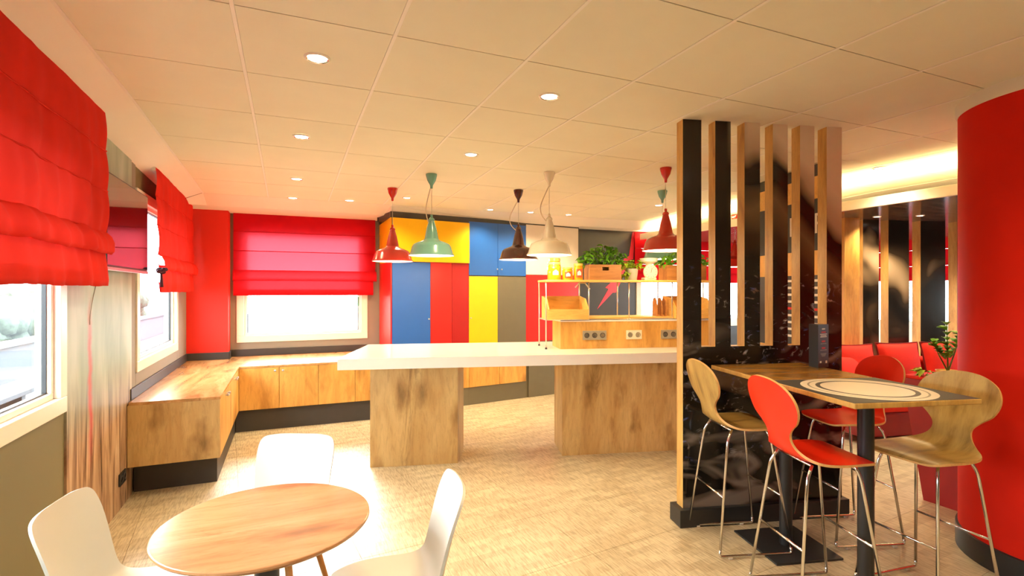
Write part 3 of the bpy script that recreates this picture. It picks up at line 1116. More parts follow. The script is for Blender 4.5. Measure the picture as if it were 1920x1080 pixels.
# left run
lr = thing('bench_cabinet', 'low oak cabinet run under the left windows, end panel facing the round table', 'cabinet', (0, 0, 0))
MB().box(-1.086, -.488, 4.63, 4.652, BZ0, BZ1 - BTH, .002).build('end_panel', MT['oak_v'], lr)
MB().box(-1.09, -.512, 4.655, 6.343, BZ0, BZ1 - BTH - .002).build('carcass', MT['oak_door'], lr)
MB().box(-1.085, -.525, 4.80, 6.358, 0, BZ0, .002).build('plinth', MT['charcoal'], lr)
ye = [4.655, 5.07, 5.485, 5.90, 6.315]
for k in range(4):
    d = MB().box(-.510, -.488, ye[k] + .002, ye[k + 1] - .002, BZ0, BZ1 - BTH - .003, .002).build('door', MT['oak_door'], lr)
    knob(d, -.488, ye[k + 1] - .05 if k % 2 == 0 else ye[k] + .05, .655, 1, 0)
# back run
br_ = thing('bench_cabinet', 'low oak cabinet run with doors under the back window', 'cabinet', (0, 0, 0))
xe = [-.488, -.09, .318, .723, 1.172]
MB().box(-.488, 1.15, 6.345, 7.30, BZ0, BZ1 - BTH - .002).build('carcass', MT['oak_door'], br_)
MB().box(-.52, 1.15, 6.36, 7.2, 0, BZ0, .002).build('plinth', MT['charcoal'], br_)
for k in range(4):
    d = MB().box(xe[k] + .002, xe[k + 1] - .002, 6.322, 6.343, BZ0, BZ1 - BTH - .003, .002).build('door', MT['oak_door'], br_)
    knob(d, xe[k + 1] - .04 if k % 2 == 0 else xe[k] + .04, 6.322, .655, 0, -1)
bt = MB()
poly = [(-1.078, 4.63), (-.486, 4.63), (-.486, 6.32), (1.172, 6.32), (1.172, YB - .03), (-.64, YB - .03), (-.64, 7.07), (-1.078, 7.07)]
bt.add(*prism(poly, BZ1 - BTH, BZ1))
tag(bt.build('bench_worktop', MT['oak_top']), 'glossy oak worktop running along the left wall and under the back window', 'worktop')

# ================================================================== COLOURED CUPBOARDS
CA = math.radians(8.5)


def cupboard(name, label, u0, u1, loc=(1.175, 6.48)):
    t = thing(name, label, 'cupboard', (loc[0] + u0 * math.cos(CA), loc[1] + u0 * math.sin(CA), 0), CA)
    return t


def door(t, x0, x1, z0, z1, mat, kn=None, proud=0.0):
    d = MB().box(x0 + .002, x1 - .002, -.02 - proud, 0 - proud, z0 + .002, z1 - .002, .0015).build('door', mat, t)
    if kn:
        knob(d, kn[0], -.02 - proud, kn[1], 0, -1, .01)
    return d


c1 = cupboard('tall_cupboard', 'tall cupboard with yellow top, blue door and red doors, left end of the coloured wall', 0, 1.057)
MB().add(*prism([(.004, .002), (1.056, .002), (1.056, .55), (.088, .55)], .238, 2.44)).build('carcass', MT['darkred_lam'], c1)
# side follows the window wall, so the left panels stand at right angles to it
MB().box(-.016, 0, -.01, .84, .716, 1.90, .001, 0, Matrix.Rotation(-CA, 4, 'Z')).build('side_panel', MT['red_lam'], c1)
MB().box(-.016, 0, -.01, .84, 1.90, 2.44, .001, 0, Matrix.Rotation(-CA, 4, 'Z')).build('upper_side_panel', MT['yellow_lam'], c1)
door(c1, 0, 1.057, 1.90, 2.44, MT['yellow_lam'], None, .02)
door(c1, 0, .505, .716, 1.90, MT['blue_lam'], (.476, 1.174))
door(c1, .505, .806, .716, 1.90, MT['red_mid'])
door(c1, .806, 1.057, .716, 1.90, MT['darkred_lam'])
door(c1, .0, .53, .238, .712, MT['oak_door'])
door(c1, .53, 1.057, .238, .712, MT['oak_door'])
MB().box(0, 1.057, 0, .5, 0, .238, .001).build('plinth', MT['grey_lam'], c1)
c2 = cupboard('tall_cupboard', 'tall cupboard with blue double doors above yellow and grey doors', 1.057, 1.972)
MB().box(.001, .914, .002, .45, .238, 2.465).build('carcass', MT['grey_lam'], c2)
door(c2, 0, .446, 1.742, 2.465, MT['blue_lam'], (.428, 1.83))
door(c2, .446, .915, 1.742, 2.465, MT['blue_lam'], (.50, 1.83))
door(c2, 0, .446, .716, 1.73, MT['yellow_lam'], (.02, 1.17))
door(c2, .446, .915, .716, 1.73, MT['grey_lam'])
door(c2, 0, .473, .238, .712, MT['oak_door'])
door(c2, .473, .915, .238, .712, MT['oak_door'])
MB().box(0, .915, 0, .5, 0, .238, .001).build('plinth', MT['grey_lam'], c2)
c3 = cupboard('tall_cupboard', 'tall cupboard with cream upper panel and red lower panel beside the shelf', 1.972, 2.93)
MB().box(.001, .957, .002, .30, 0, 2.485).build('carcass', MT['grey_lam'], c3)
door(c3, 0, .956, 1.765, 2.485, MT['cream_lam'])
door(c3, 0, .956, .8, 1.761, MT['red_lam'])
door(c3, .045, .956, .0, .796, MT['grey_lam'])
# dark fascia strip between cupboards and ceiling
tr = structure(MB().box(-.01, 2.94, -.015, .5, 2.442, 2.515).box(-.02, 2.94, .5, .52, 2.44, 2.7)
               .box(-.018, -.004, -.01, .84, 2.442, 2.515, 0, 0, Matrix.Rotation(-CA, 4, 'Z')).build('trim_1', MT['charcoal']))
tr.location = (1.175, 6.48, 0)
tr.rotation_euler.z = CA
# ceiling-coloured closer above the fascia
cz = structure(MB().box(-.01, 2.94, .0, .5, 2.515, 2.70).build('trim_2', MT['soffit']))
cz.location = (1.175, 6.48, 0)
cz.rotation_euler.z = CA

# ================================================================== COUNTER
ct = thing_ab('island_counter', 'long white counter on two broad oak legs beneath the pendant lamps', 'counter', 0, 4.5)
MB().add(*prism([(-.775, 0), (2.95, .0), (2.95, 1.17), (-.66, 1.17)], .878, .97)).build('countertop', MT['white_top'], ct)
MB().add(*prism([(-.528, .165), (.232, .165), (.31, .60), (-.45, .60)], 0, .877)).build('leg', MT['oak_v'], ct)
MB().add(*prism([(1.205, .22), (2.85, .22), (2.85, .66), (1.235, .66)], 0, .877)).build('leg', MT['oak_v'], ct)

# oak upstand box with sockets
up = thing_ab('socket_upstand', 'oak upstand box with sockets standing on the white counter', 'upstand', 1.24, 4.925, .97)
MB().box(0, 1.62, 0, .34, 0, .265, .002).build('body', MT['oak_door'], up)
MB().box(0, 1.62, -.004, .345, .265, .279, .002).build('cap', MT['white_top'], up)


def socket(x0, x1, n, mat, z0=.087, z1=.177):
    p = MB().box(x0, x1, -.010, 0, z0, z1, .003).build('socket_plate', mat, up)
    w = (x1 - x0) / n
    for k in range(n):
        V, F = lathe([(.026, 0), (.026, .003), (.021, .003), (.019, -.003), (.001, -.003)], 18)
        MB().add(V, F, 0, Matrix.Translation((x0 + w * (k + .5), -.010, (z0 + z1) / 2)) @ Matrix.Rotation(PI / 2, 4, 'X')).build('outlet', MT['socket'] if mat is MT['socket_cream'] else MT['socket_hole'], p)


socket(.222, .463, 3, MT['socket'])
socket(.667, .83, 2, MT['socket_cream'])
socket(1.033, 1.205, 2, MT['socket'])

# metal shelf rack over the counter
rk = thing_ab('shelf_rack', 'slim metal rack with two pale wooden shelves standing on the counter', 'shelf', 1.10, 4.94, .97)
RL = 1.86
for x in (0, .43, .845, 1.30, 1.82):
    for y in (0, .33):
        MB().add(*tube([(x, y, .012 if x == 0 else .28), (x, y, .655)], .006, 8)).build('post', MT['steel'], rk, True)
for y in (0, .33):
    MB().add(*lathe([(.011, 0), (.011, .014), (.006, .02)], 12, 0, y)).build('foot', MT['black'], rk)
    MB().add(*tube([(0, y, .285), (RL, y, .285)], .005, 8)).build('rail', MT['steel'], rk, True)
MB().add(*tube([(0, 0, .285), (0, .33, .285)], .005, 8)).build('rail', MT['steel'], rk, True)
MB().box(-.01, RL, -.02, .35, .655, .675, .003).build('upper_shelf', MT['pine'], rk)
MB().box(.43, RL, -.005, .335, .291, .309, .002).build('lower_shelf', MT['pine'], rk)
# folding bracket below the top shelf
MB().add(*tube([(.30, .03, .60), (.34, .03, .645), (.40, .03, .645), (.45, .03, .585)], .006, 6)).build('hook_bracket', MT['steel'], rk, True)
SH = 1.645  # top shelf surface
LS = 1.279  # lower shelf surface


def jar(a, r, h, label, lab, b=5.06):
    t = thing_ab('storage_jar', label, 'jar', a, b, SH, random.uniform(-.1, .1), 'amber jars on the rack')
    MB().add(*lathe([(r * .92, 0), (r, .008), (r, h * .76), (r * .86, h * .83), (r * .86, h * .86)], 28)).build('glass_body', MT['amber'], t, angle=40)
    MB().add(*lathe([(r * .95, h * .86), (r * .97, h * .88), (r * .97, h * .98), (r * .9, h)], 28)).build('lid', MT['amber_lid'], t, angle=40)
    lb = MB()
    n = 10
    V, F = [], []
    for i in range(n + 1):
        q = -PI / 2 - .7 + 1.4 * i / n
        V += [(r * 1.01 * math.cos(q), r * 1.01 * math.sin(q), h * .14), (r * 1.01 * math.cos(q), r * 1.01 * math.sin(q), h * .66)]
    for i in range(n):
        F.append((2 * i, 2 * i + 2, 2 * i + 3, 2 * i + 1))
    lb.add(V, F)
    l = lb.build('label', lab, t, True)
    if lab is not MT['label_white']:
        V, F = [], []
        for i in range(n + 1):
            q = -PI / 2 - .42 + .84 * i / n
            V += [(r * 1.02 * math.cos(q), r * 1.02 * math.sin(q), h * .28), (r * 1.02 * math.cos(q), r * 1.02 * math.sin(q), h * (.58 - .12 * abs(i - 5) / 5))]
        F = [(2 * i, 2 * i + 2, 2 * i + 3, 2 * i + 1) for i in range(n)]
        MB().add(V, F).build('label_mark', MT['label_white'], l, True)
    return t


jar(1.20, .068, .175, 'largest amber jar at the left end of the rack, with a white triangular mark', MT['amber'], 5.02)
jar(1.335, .052, .125, 'small squat jar with a red and white label on the rack', MT['label_red'], 5.02)
jar(1.445, .046, .165, 'tall narrow amber jar beside the plant crate', MT['label_red'], 5.02)
jar(1.245, .062, .225, 'amber jar standing behind the largest jar, lid showing above it', MT['amber'], 5.19)


def leaf_mesh(mb, M, l, w):
    V = [(0, 0, 0), (w * .7, l * .3, .012), (w, l * .55, .006), (w * .5, l * .85, -.01), (0, l, -.025), (-w * .5, l * .85, -.01), (-w, l * .55, .006), (-w * .7, l * .3, .012), (0, l * .5, -.006)]
    F = [(0, 1, 8), (1, 2, 8), (2, 3, 8), (3, 4, 8), (4, 5, 8), (5, 6, 8), (6, 7, 8), (7, 0, 8)]
    mb.add(V, F, 0, M)


def foliage(parent, n, sx, sy, z0, h, ll, mat, seed, name='foliage', x0=0, y0=0):
    rn = random.Random(seed)
    mb = MB()
    for k in range(n):
        px, py = rn.uniform(-sx, sx), rn.uniform(-sy, sy)
        hz = h * rn.uniform(.15, 1) * (1 - .5 * (abs(px) / max(sx, 1e-3)) ** 2)
        az = rn.uniform(0, 2 * PI)
        M = Matrix.Translation((x0 + px * 1.25, y0 + py * 1.25, z0 + hz)) @ Matrix.Rotation(az, 4, 'Z') @ Matrix.Rotation(rn.uniform(-.7, .6), 4, 'X')
        leaf_mesh(mb, M, ll * rn.uniform(.7, 1.25), ll * .34 * rn.uniform(.8, 1.2))
    o = mb.build(name, mat, parent, True)
    o['kind'] = 'stuff'
    st = MB()
    for k in range(max(4, n // 8)):
        px, py = rn.uniform(-sx, sx) * .7, rn.uniform(-sy, sy) * .7
        st.add(*tube([(x0 + px * .6, y0 + py * .6, z0 - .02), (x0 + px, y0 + py, z0 + h * .4), (x0 + px * 1.2, y0 + py * 1.2, z0 + h * .8)], .0022, 5))
    o2 = st.build('stems', MT['stem'], parent, True)
    o2['kind'] = 'stuff'
    return o


def crate(a0, a1, label, h=.155, d=.2, b=4.99):
    w = a1 - a0
    t = thing_ab('wooden_crate', label, 'crate', a0, b, SH)
    th = .01
    # front and back boards each with a hand slot
    for y0, y1 in ((0, th), (d - th, d)):
        mb = MB()
        c = w / 2
        mb.box(0, w, y0, y1, 0, h * .62, .001)
        mb.box(0, c - .035, y0, y1, h * .62, h * .84).box(c + .035, w, y0, y1, h * .62, h * .84)
        mb.box(0, w, y0, y1, h * .84, h, .001)
        mb.build('slotted_side', MT['crate'], t)
    for x0, x1 in ((0, th), (w - th, w)):
        MB().box(x0, x1, th, d - th, 0, h, .001).build('end_board', MT['crate'], t)
    MB().box(th, w - th, th, d - th, 0, h * .6).build('soil', MT['soil'], t)
    return t, w, d, h


cr, w, d, h = crate(1.555, 1.885, 'slotted wooden crate in the middle of the rack')
hp = thing_ab('potted_herbs', 'bushy dark green herbs growing in the middle crate', 'plant', 1.555 + w / 2, 4.99 + d / 2, SH + h * .6)
foliage(hp, 150, .18, .08, .05, .20, .07, MT['leaf'], 11)
cr, w, d, h = crate(2.37, 2.80, 'wooden crate at the right end of the rack, partly behind the slats')
hp = thing_ab('potted_herbs', 'green herbs growing in the right crate beside the slatted screen', 'plant', 2.37 + w / 2, 4.99 + d / 2, SH + h * .6)
foliage(hp, 150, .21, .08, .05, .16, .065, MT['leaf'], 12)
pt = thing_ab('plant_pot', 'small pale grey pot with lime green plant on the rack', 'plant', 2.02, 5.06, SH)
MB().add(*lathe([(.048, 0), (.052, .005), (.064, .115), (.060, .118), (.056, .10), (.001, .098)], 28)).build('pot', MT['concrete'], pt, angle=40)
foliage(pt, 46, .075, .05, .10, .10, .06, MT['leaf_lite'], 13)
foliage(pt, 14, .03, .03, .02, .08, .055, MT['leaf_lite'], 14, 'trailing_leaves', -.075, -.03)
# kitchen scale
sc = thing_ab('kitchen_scale', 'cream kitchen scale with round dial and pan on the rack', 'scale', 2.205, 5.06, SH)
MB().box(-.065, .065, -.05, .05, 0, .03, .01).box(-.03, .03, -.03, .03, .03, .15, .01).build('body', MT['en_white'], sc)
V, F = lathe([(.075, 0), (.075, .02), (.066, .028), (.001, .028)], 36)
MD = Matrix.Translation((0, -.03, .085)) @ Matrix.Rotation(PI / 2, 4, 'X')
dl = MB().add(V, F, 0, MD).build('dial', MT['en_white'], sc, angle=40)
tk = MB()
for k in range(12):
    tk.add(*box(-.0015, .0015, .048, .060, .028, .029), 0, MD @ Matrix.Rotation(k * PI / 6, 4, 'Z'))
tk.add(*box(-.002, .002, -.01, .042, .029, .030), 0, MD @ Matrix.Rotation(-.2, 4, 'Z'))
tk.build('dial_marks', MT['black'], dl)
MB().add(*lathe([(.03, .15), (.034, .165), (.085, .19), (.092, .225), (.088, .225), (.08, .195), (.001, .19)], 36)).build('pan', MT['en_white'], sc, angle=40)


def display_box(a0, a1, label, b=4.90, depth=.30):
    """open tray tilted towards the room: low front, high back"""
    w = a1 - a0
    t = thing_ab('display_box', label, 'box', a0, b, LS - .02)
    th = .012
    prof = [(0, 0), (depth, 0), (depth, .225), (.10, .20), (0, .10)]
    for x0 in (0, w - th):
        V, F = prism(prof, x0, x0 + th)
        V = [(z, p, q) for p, q, z in V]
        MB().add(V, F).build('side_board', MT['pine'], t)
    MB().box(th, w - th, 0, th, 0, .10).build('front_board', MT['pine'], t)
    MB().box(th, w - th, depth - th, depth, 0, .225).build('back_board', MT['pine'], t)
    V, F = box(th, w - th, th, depth - th, 0, .012)
    MB().add(V, F).build('base_board', MT['pine'], t)
    return t


display_box(1.112, 1.518, 'open pale wooden tray under the left end of the rack')
display_box(2.42, 2.82, 'open pale wooden tray at the right end of the rack by the slats')
ft = thing_ab('wooden_rack_divider', 'small arched wooden stand under the rack beside the right tray', 'stand', 2.27, 5.02, LS)
for k, x in enumerate((0, .055, .10)):
    V, F = prism([(0, 0), (.10, 0), (.10, .14), (.08, .18), (.05, .19), (.02, .16), (0, .10)], x, x + .012)
    MB().add([(z, p, q) for p, q, z in V], F).build('slat', MT['crate'], ft)
MB().box(0, .112, .03, .07, 0, .012).build('base', MT['crate'], ft)

# ================================================================== SLATTED SCREEN
PBF = 3.20
sn = thing_ab('slatted_screen', 'dark printed screen with vertical slats beside the bar tables', 'screen', 0, PBF)
PD = .085
A0, A1 = 1.630, 2.800
ZR = 1.172


def printed(name, x0, x1, z0, z1, mat='print', d=PD, parent=sn):
    V, F = box(x0, x1, 0, d, z0, z1)
    mb = MB()
    mb.v, mb.f = V, [list(q) for q in F]
    mb.m = [0 if q == (0, 1, 5, 4) else 1 for q in F]
    return mb.build(name, [MT[mat], MT['oak_light']], parent)


printed('lower_panel', A0, A1, .115, ZR)
sl = [(1.647, 1.760), (1.859, 1.970), (2.070, 2.183), (2.278, 2.389), (2.481, 2.590), (2.684, 2.800)]
for i, (s0, s1) in enumerate(sl):
    printed('slat', s0 if i else A0, s1, ZR, zc(2.5) - .001)
MB().box(A0 - .035, A1 + .03, -.035, PD + .03, 0, .115, .003).build('plinth', MT['black'], sn)

# ================================================================== BAR TABLES
def bar_table(name, label, b0, b1, pattern):
    a0, a1 = 1.80, 2.445
    ca, cb = (a0 + a1) / 2, (b0 + b1) / 2
    t = thing_ab(name, label, 'table', ca, cb)
    hw, hd = (a1 - a0) / 2, (b1 - b0) / 2
    Z = 1.06
    MB().box(-hw, hw, -hd, hd, Z - .026, Z - .001, .004).build('tabletop', MT['oak_light'], t)
    top = MB().box(-hw + .003, hw - .003, -hd + .003, hd - .003, Z - .001, Z, 0).build('top_laminate', MT['card'] if pattern else MT['oak_bar'], t)
    if pattern:
        # printed plate: pale disc with dark rings
        for k, (r0, r1, m) in enumerate(((0.0005, .195, 'plate'), (.195, .216, 'socket_hole'), (.216, .243, 'plate'), (.243, .252, 'socket'), (.252, .284, 'plate'))):
            V, F = lathe([(r0, Z + .0006), (r1, Z + .0006)], 64, cap=False)
            F = [tuple(reversed(q)) for q in F]
            MB().add(V, F).build('printed_ring', MT[m], top)
    MB().add(*lathe([(.036, .012), (.036, Z - .03)], 32)).build('column', MT['black'], t, angle=40)
    MB().box(-.16, .16, -.16, .16, Z - .034, Z - .027, .001).build('mounting_plate', MT['black'], t)
    MB().box(-.21, .21, -.21, .21, 0, .012, .003).build('base_plate', MT['black'], t)
    return t


bar_table('bar_table', 'high square bar table with dark top and pale ringed plate print', 1.985, 2.562, True)
bar_table('bar_table', 'high square bar table with plain oak top against the slatted screen', 2.572, 3.15, False)

# menu card on the oak bar table
mc = thing_ab('menu_card', 'dark three-sided menu card standing on the oak bar table', 'menu', 2.42, 2.96, 1.061, math.radians(20))
MB().add(*prism([(-.055, -.035), (.055, -.035), (.03, .04), (-.03, .04)], 0, .27)).build('card_body', MT['card'], mc)
y = -.0362


def bar_print(x0, x1, z0, z1, m):
    MB().box(x0, x1, y, y + .0015, z0, z1).build('printed_line', MT[m], mc)


bar_print(-.016, .016, .238, .246, 'text_white')
bar_print(-.022, .022, .218, .226, 'text_red')
for z, ww in ((.207, .036), (.198, .03), (.19, .034)):
    bar_print(-ww, ww, z, z + .004, 'text_white')
bar_print(-.018, .018, .160, .169, 'text_red')
bar_print(-.03, .03, .148, .151, 'socket')
bar_print(-.018, .018, .118, .127, 'text_red')
bar_print(-.034, .034, .108, .111, 'socket')
for k, z in enumerate((.085, .078, .071)):
    bar_print(-.03 + .006 * k, .03 - .006 * k, z, z + .003, 'socket')
bar_print(-.038, -.022, .03, .042, 'text_white')
bar_print(.022, .038, .026, .042, 'text_white')

# ================================================================== STOOLS AND CHAIRS
def shell(parent, prof, cups, n_span, nl, th, mat_face, mat_edge, name):
    P = spline([p + (c,) for p, c in zip(prof, cups)], n_span)
    top, bot = [], []
    m = len(P)
    for i in range(m):
        q0, q1 = P[max(i - 1, 0)], P[min(i + 1, m - 1)]
        tx, tz = q1[0] - q0[0], q1[1] - q0[1]
        l = math.hypot(tx, tz) or 1
        nx, nz = tz / l, -tx / l
        x, z, w, c = P[i]
        rt, rb = [], []
        for k in range(nl + 1):
            s = -1 + 2 * k / nl
            s = math.sin(s * PI / 2) * .35 + s * .65
            o = c * s * s
            rt.append((x + nx * (o + th / 2), w * s, z + nz * (o + th / 2)))
            rb.append((x + nx * (o - th / 2), w * s, z + nz * (o - th / 2)))
        top.append(rt)
        bot.append(rb)
    k = nl + 1
    V = [p for r in top for p in r] + [p for r in bot for p in r]
    off = m * k
    F = []
    for i in range(m - 1):
        for j in range(nl):
            a, b, c, d = i * k + j, i * k + j + 1, (i + 1) * k + j + 1, (i + 1) * k + j
            F.append((a, b, c, d))
            F.append((off + a, off + d, off + c, off + b))
    sh = MB().add(V, F).build(name, mat_face, parent, True)
    ring = [j for j in range(k)] + [i * k + nl for i in range(1, m)] + [(m - 1) * k + j for j in range(nl - 1, -1, -1)] + [i * k for i in range(m - 2, 0, -1)]
    EV, EF = [], []
    for r in ring:
        EV += [V[r], V[off + r]]
    n = len(ring)
    for i in range(n):
        j = (i + 1) % n
        EF.append((2 * i, 2 * i + 1, 2 * j + 1, 2 * j))
    MB().add(EV, EF).build('shell_edge', mat_edge, sh, False)
    return sh


STOOL = [(.205, .722, .02), (.203, .723, .11), (.195, .727, .155), (.17, .735, .185), (.10, .738, .20), (.02, .732, .203), (-.06, .730, .197), (-.11, .736, .180), (-.145, .752, .148), (-.17, .780, .112),
         (-.185, .815, .092), (-.196, .850, .094), (-.207, .885, .125), (-.218, .92, .168), (-.232, .97, .193), (-.246, 1.02, .192), (-.258, 1.065, .168), (-.266, 1.098, .122), (-.270, 1.117, .07), (-.272, 1.124, .015)]
SCUP = [0, 0, 0, 0, 0, .004, .008, .010, .01, .01, .01, .012, .014, .018, .022, .022, .018, .012, .004, 0]


def make_stool(mat, label):
    t = thing('bar_stool', label, 'bar stool', (0, 0, 0), 0, 'bar stools at the high tables')
    shell(t, STOOL, SCUP, 3, 12, .012, mat, MT['ply'], 'seat_shell')
    for s in (-1, 1):
        # each side: front leg, runner on the floor, rear leg, one bent chrome rod
        front = [(.11, .13 * s, .722), (.135, .145 * s, .66), (.225, .205 * s, .012)]
        rear = [(-.215, .205 * s, .012), (-.135, .145 * s, .66), (-.10, .13 * s, .722)]
        MB().add(*tube(fillet(front[:2] + [(.22, .2015 * s, .05)], .03), .0075, 10)).build('leg', MT['chrome'], t, True)
        MB().add(*tube(fillet([(-.21, .2015 * s, .05)] + rear[1:], .03), .0075, 10)).build('leg', MT['chrome'], t, True)
        MB().add(*tube(fillet([(.22, .2015 * s, .05), (.225, .205 * s, .016), (-.215, .205 * s, .016), (-.21, .2015 * s, .05)], .03), .0075, 10)).build('runner', MT['chrome'], t, True)
        for x in (.15, -.15):
            MB().box(x - .012, x + .012, .205 * s - .009, .205 * s + .009, 0, .012, .003).build('glide', MT['rubber'], t)
    zf = .34
    f = (.66 - zf) / .648
    MB().add(*tube([(.135 + .09 * f, -(.145 + .06 * f), zf), (.135 + .09 * f, .145 + .06 * f, zf)], .006, 8)).build('footrest', MT['chrome'], t, True)
    MB().add(*tube([(-.135 - .08 * f, -(.145 + .06 * f), zf), (-.135 - .08 * f, .145 + .06 * f, zf)], .006, 8)).build('footrest', MT['chrome'], t, True)
    for x in (.11, -.10):
        MB().add(*tube([(x, -.13, .718), (x, .13, .718)], .006, 8)).build('seat_bar', MT['chrome'], t, True)
    return t


def place(t, a, b, rot):
    x, y_ = xy(a, b)
    t.location = (x, y_, 0)
    t.rotation_euler.z = PHI + math.radians(rot)
    return t


place(make_stool(MT['red_shell'], 'bright red bar stool in front, left of the ringed bar table'), 1.88, 2.33, -3)
place(make_stool(MT['oak_shell'], 'oak bar stool standing left of the plain oak bar table by the screen'), 1.86, 2.96, -3)
place(make_stool(MT['oak_shell'], 'oak bar stool right of the ringed bar table, before the red column'), 2.475, 2.28, 188)
place(make_stool(MT['red_shell'], 'red bar stool behind the tables, seat half under the oak bar table'), 2.62, 2.955, 176)

CHAIR = [(.215, .425, .03), (.213, .427, .12), (.205, .432, .16), (.18, .442, .185), (.10, .452, .2), (.0, .450, .205), (-.09, .448, .203), (-.145, .458, .198), (-.18, .485, .190), (-.20, .525, .184),
         (-.215, .58, .182), (-.232, .65, .186), (-.25, .72, .19), (-.264, .77, .188), (-.272, .797, .178), (-.277, .813, .155), (-.279, .820, .11), (-.28, .822, .03)]
CCUP = [0, 0, .002, .006, .012, .018, .022, .026, .03, .034, .036, .036, .034, .03, .026, .02, .01, 0]


def make_chair(label):
    t = thing('shell_chair', label, 'chair', (0, 0, 0), 0, 'white shell chairs at the round table')
    shell(t, CHAIR, CCUP, 3, 12, .010, MT['white_plastic'], MT['white_plastic'], 'seat_shell')
    MB().box(-.13, .13, -.13, .13, .405, .438, .006).build('seat_mount', MT['black'], t)
    for sx in (-1, 1):
        for sy in (-1, 1):
            MB().add(*tube([(.12 * sx, .12 * sy, .42), (.21 * sx, .20 * sy, 0.0)], .016, 12, .010)).build('leg', MT['leg_wood'], t, True)
    return t


c = make_chair('white shell chair left of the round table, backrest towards the left wall')
c.location = (-.46, 2.20, 0)
c.rotation_euler.z = math.radians(-8)
c = make_chair('white shell chair right of the round table, facing left')
c.location = (.33, 1.93, 0)
c.rotation_euler.z = math.radians(172)
c = make_chair('white shell chair behind the round table, only its backrest showing')
c.location = (-.06, 2.58, 0)
c.rotation_euler.z = math.radians(-115)

# round table
rt = thing('round_table', 'round oak topped table on a dark pedestal in the foreground', 'table', (-.067, 2.02, 0))
MB().add(*lathe([(.315, .712), (.343, .728), (.347, .734), (.346, .740), (.343, .742), (.001, .742)], 96)).build('tabletop', MT['oak_table'], rt, angle=30)
MB().add(*lathe([(.04, .012), (.04, .70), (.12, .703), (.12, .712)], 32)).build('pedestal', MT['black'], rt, angle=40)
MB().add(*lathe([(.22, 0), (.22, .006), (.21, .012), (.04, .016)], 48)).build('base_plate', MT['black'], rt, angle=40)

# ================================================================== FAR RIGHT: menu board, sofa, panels, planter
mbd = thing_ab('menu_board', 'tall black and tan menu board with white lettering seen between the slats', 'sign', 3.38, 3.95)
Lb = 1.05
for z0, z1, m in ((2.56, 2.665, 'card'), (2.36, 2.56, 'pine'), (1.90, 2.36, 'card'), (1.68, 1.90, 'oak_door'), (1.0, 1.68, 'card'), (.85, 1.0, 'oak_door'), (0.0, .85, 'card')):
    MB().box(0, .06, 0, Lb, z0 + .001, z1 - .001).build('board_panel', MT[m], mbd)
rotm = Matrix(((0, 0, -1, 0), (-1, 0, 0, 0), (0, 1, 0, 0), (0, 0, 0, 1)))
text_mesh('letter', 'K', .26, MT['text_white'], mbd, Matrix.Translation((-.001, .48, 2.13)) @ rotm)
text_mesh('letter', 'P', .26, MT['text_white'], mbd, Matrix.Translation((-.001, .17, 2.13)) @ rotm)
rn = random.Random(4)
for r in range(9):
    z = 1.62 - r * .065
    MB().box(-.0015, 0, .10 + rn.uniform(0, .04), .60 + rn.uniform(0, .3), z, z + .022).build('printed_line', MT['text_red'] if r in (4,) else MT['text_white'], mbd)

# sofa with cushions
sf = thing_ab('banquette_sofa', 'red banquette sofa in front of the dark panels at the far right', 'sofa', 4.2, 4.55)
MB().box(0, 2.6, .0, .75, .08, .32, .02).build('base', MT['planter_red'], sf)
MB().box(0, 2.6, -.02, .55, .32, .46, .04, seg=3).build('seat_cushion', MT['cushion'], sf)
MB().box(0, 2.6, .55, .72, .32, .78, .04, seg=3).build('backrest', MT['cushion'], sf)


def cushion(a, b, z, label, w=.5, h=.42, tilt=.3, rz=0.0, d=.15):
    t = thing_ab('cushion', label, 'cushion', a, b, z, rz, 'red cushions on the banquette')
    nu = 14
    V, F = [], []
    for side in (1, -1):
        for i in range(nu + 1):
            for j in range(nu + 1):
                s, q = -1 + 2 * i / nu, -1 + 2 * j / nu
                th = max(0, (1 - abs(s) ** 2.6) * (1 - abs(q) ** 2.6)) ** .5
                pin = 1 - .06 * (1 - s * s) * (q * q)
                pin2 = 1 - .06 * (1 - q * q) * (s * s)
                V.append((w / 2 * s * pin2, -side * d / 2 * th, h / 2 + h / 2 * q * pin))
    k = nu + 1
    for sd in range(2):
        o = sd * k * k
        for i in range(nu):
            for j in range(nu):
                f = (o + i * k + j, o + (i + 1) * k + j, o + (i + 1) * k + j + 1, o + i * k + j + 1)
                F.append(f if sd == 0 else f[::-1])
    R = Matrix.Rotation(-tilt, 4, 'X')
    cs = MB().add(V, F, 0, R).build('cover', MT['cushion'], t, True)
    ring = []
    for i in range(nu + 1):
        ring.append(V[i * k])
    for j in range(1, nu + 1):
        ring.append(V[nu * k + j])
    for i in range(nu - 1, -1, -1):
        ring.append(V[i * k + nu])
    for j in range(nu - 1, -1, -1):
        ring.append(V[j])
    MB().add(*tube(ring, .009, 6), 0, R).build('piping', MT['cushion_edge'], t, True)
    return t


cushion(4.56, 4.98, .50, 'red cushion at the left end of the banquette, beside the screen', .52, .46, .22)
cushion(4.40, 4.88, .46, 'red cushion leaning in front of the leftmost one', .46, .40, .35, .2)
cushion(5.12, 4.98, .50, 'red cushion in the middle of the banquette with dark fringed edges', .53, .47, .2)
cushion(5.68, 4.98, .50, 'red cushion on the banquette partly behind the red column', .52, .47, .2)

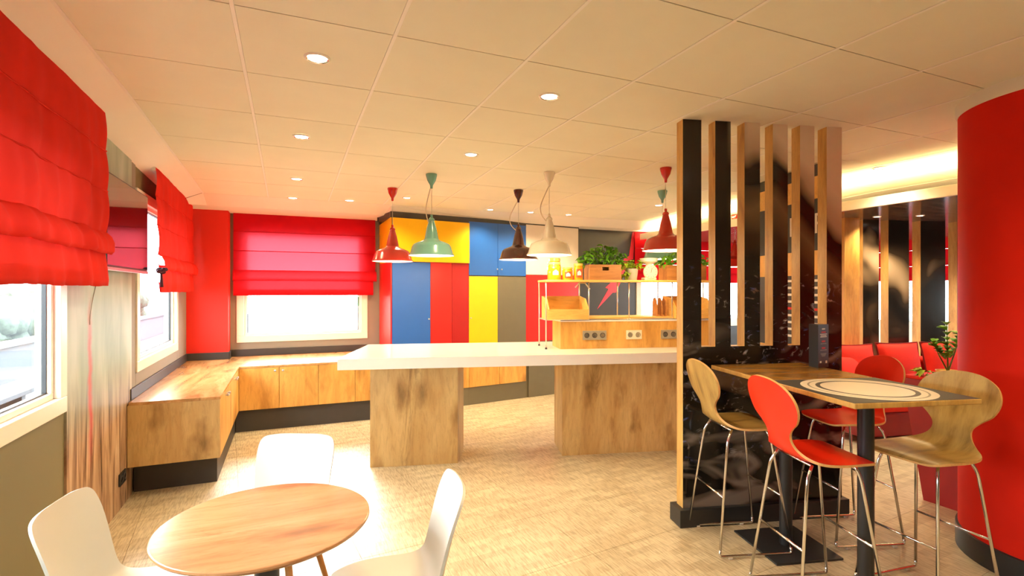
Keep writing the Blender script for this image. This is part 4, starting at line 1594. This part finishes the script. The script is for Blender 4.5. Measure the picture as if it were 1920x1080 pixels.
# dark panel screen behind the sofa
ps = thing_ab('panel_screen', 'row of tall dark printed panels with oak edges behind the sofa', 'screen', 0, 5.38)
MB().box(4.655, 4.849, -.10, .0, 0, 2.37).build('oak_panel', MT['oak_door'], ps)
for (x0, x1) in ((4.985, 5.198), (5.325, 5.603), (5.762, 6.106), (6.27, 6.6)):
    printed('printed_panel', x0, x1, 0, 2.37, 'print2', .11, ps)
# red planter behind the right stool
pl = thing('planter_bench', 'dark red planter block with oak rim between the right stool and the column', 'planter', (4.3, 2.02, 0))
V = [(0, -.06, 0), (.5, -.06, 0), (.5, .30, 0), (0, .30, 0), (0, -.06, .88), (.5, -.06, .88), (.5, .44, .88), (0, .44, .88)]
F = [(0, 3, 2, 1), (4, 5, 6, 7), (0, 1, 5, 4), (1, 2, 6, 5), (2, 3, 7, 6), (3, 0, 4, 7)]
MB().add(V, F).build('body', MT['planter_red'], pl)
MB().box(0, .5, -.06, .44, .88, .905, .008).build('top_pad', MT['cushion'], pl)
MB().box(.12, .45, -.03, .30, .905, .925, .003).build('rim', MT['pine'], pl)
zp = thing('zz_plant', 'upright plant with paired glossy leaves before the red column', 'plant', (4.47, 2.25, .925))
MB().add(*lathe([(.06, 0), (.07, .006), (.075, .03), (.07, .03), (.065, .024), (.001, .024)], 24)).build('pot', MT['pine'], zp, angle=40)
lm = None
rn = random.Random(21)
for sidx, (dx, dy, hh) in enumerate(((-.015, .0, .36), (.05, -.05, .28), (-.06, .06, .22))):
    MB().add(*tube([(0, 0, .02), (dx * .6, dy * .6, hh * .6), (dx, dy, hh)], .006, 6, .003)).build('stem', MT['stem'], zp, True)
    for k in range(7):
        f = .2 + .8 * k / 6
        for s in (-1, 1):
            mb = MB()
            leaf_mesh(mb, Matrix.Translation((dx * f, dy * f, .08 + (hh - .08) * f)) @ Matrix.Rotation(s * 1.25 + rn.uniform(-.4, .4) + .4, 4, 'Z') @ Matrix.Rotation(.55, 4, 'X'), .085 * rn.uniform(.9, 1.3), .026)
            mb.build('leaf', MT['leaf'], zp, True)
sp_ = thing('sprig_plant', 'small lime sprig on the planter left of the upright plant', 'plant', (4.36, 2.34, .905))
foliage(sp_, 10, .03, .03, .01, .04, .07, MT['leaf_lite'], 31)
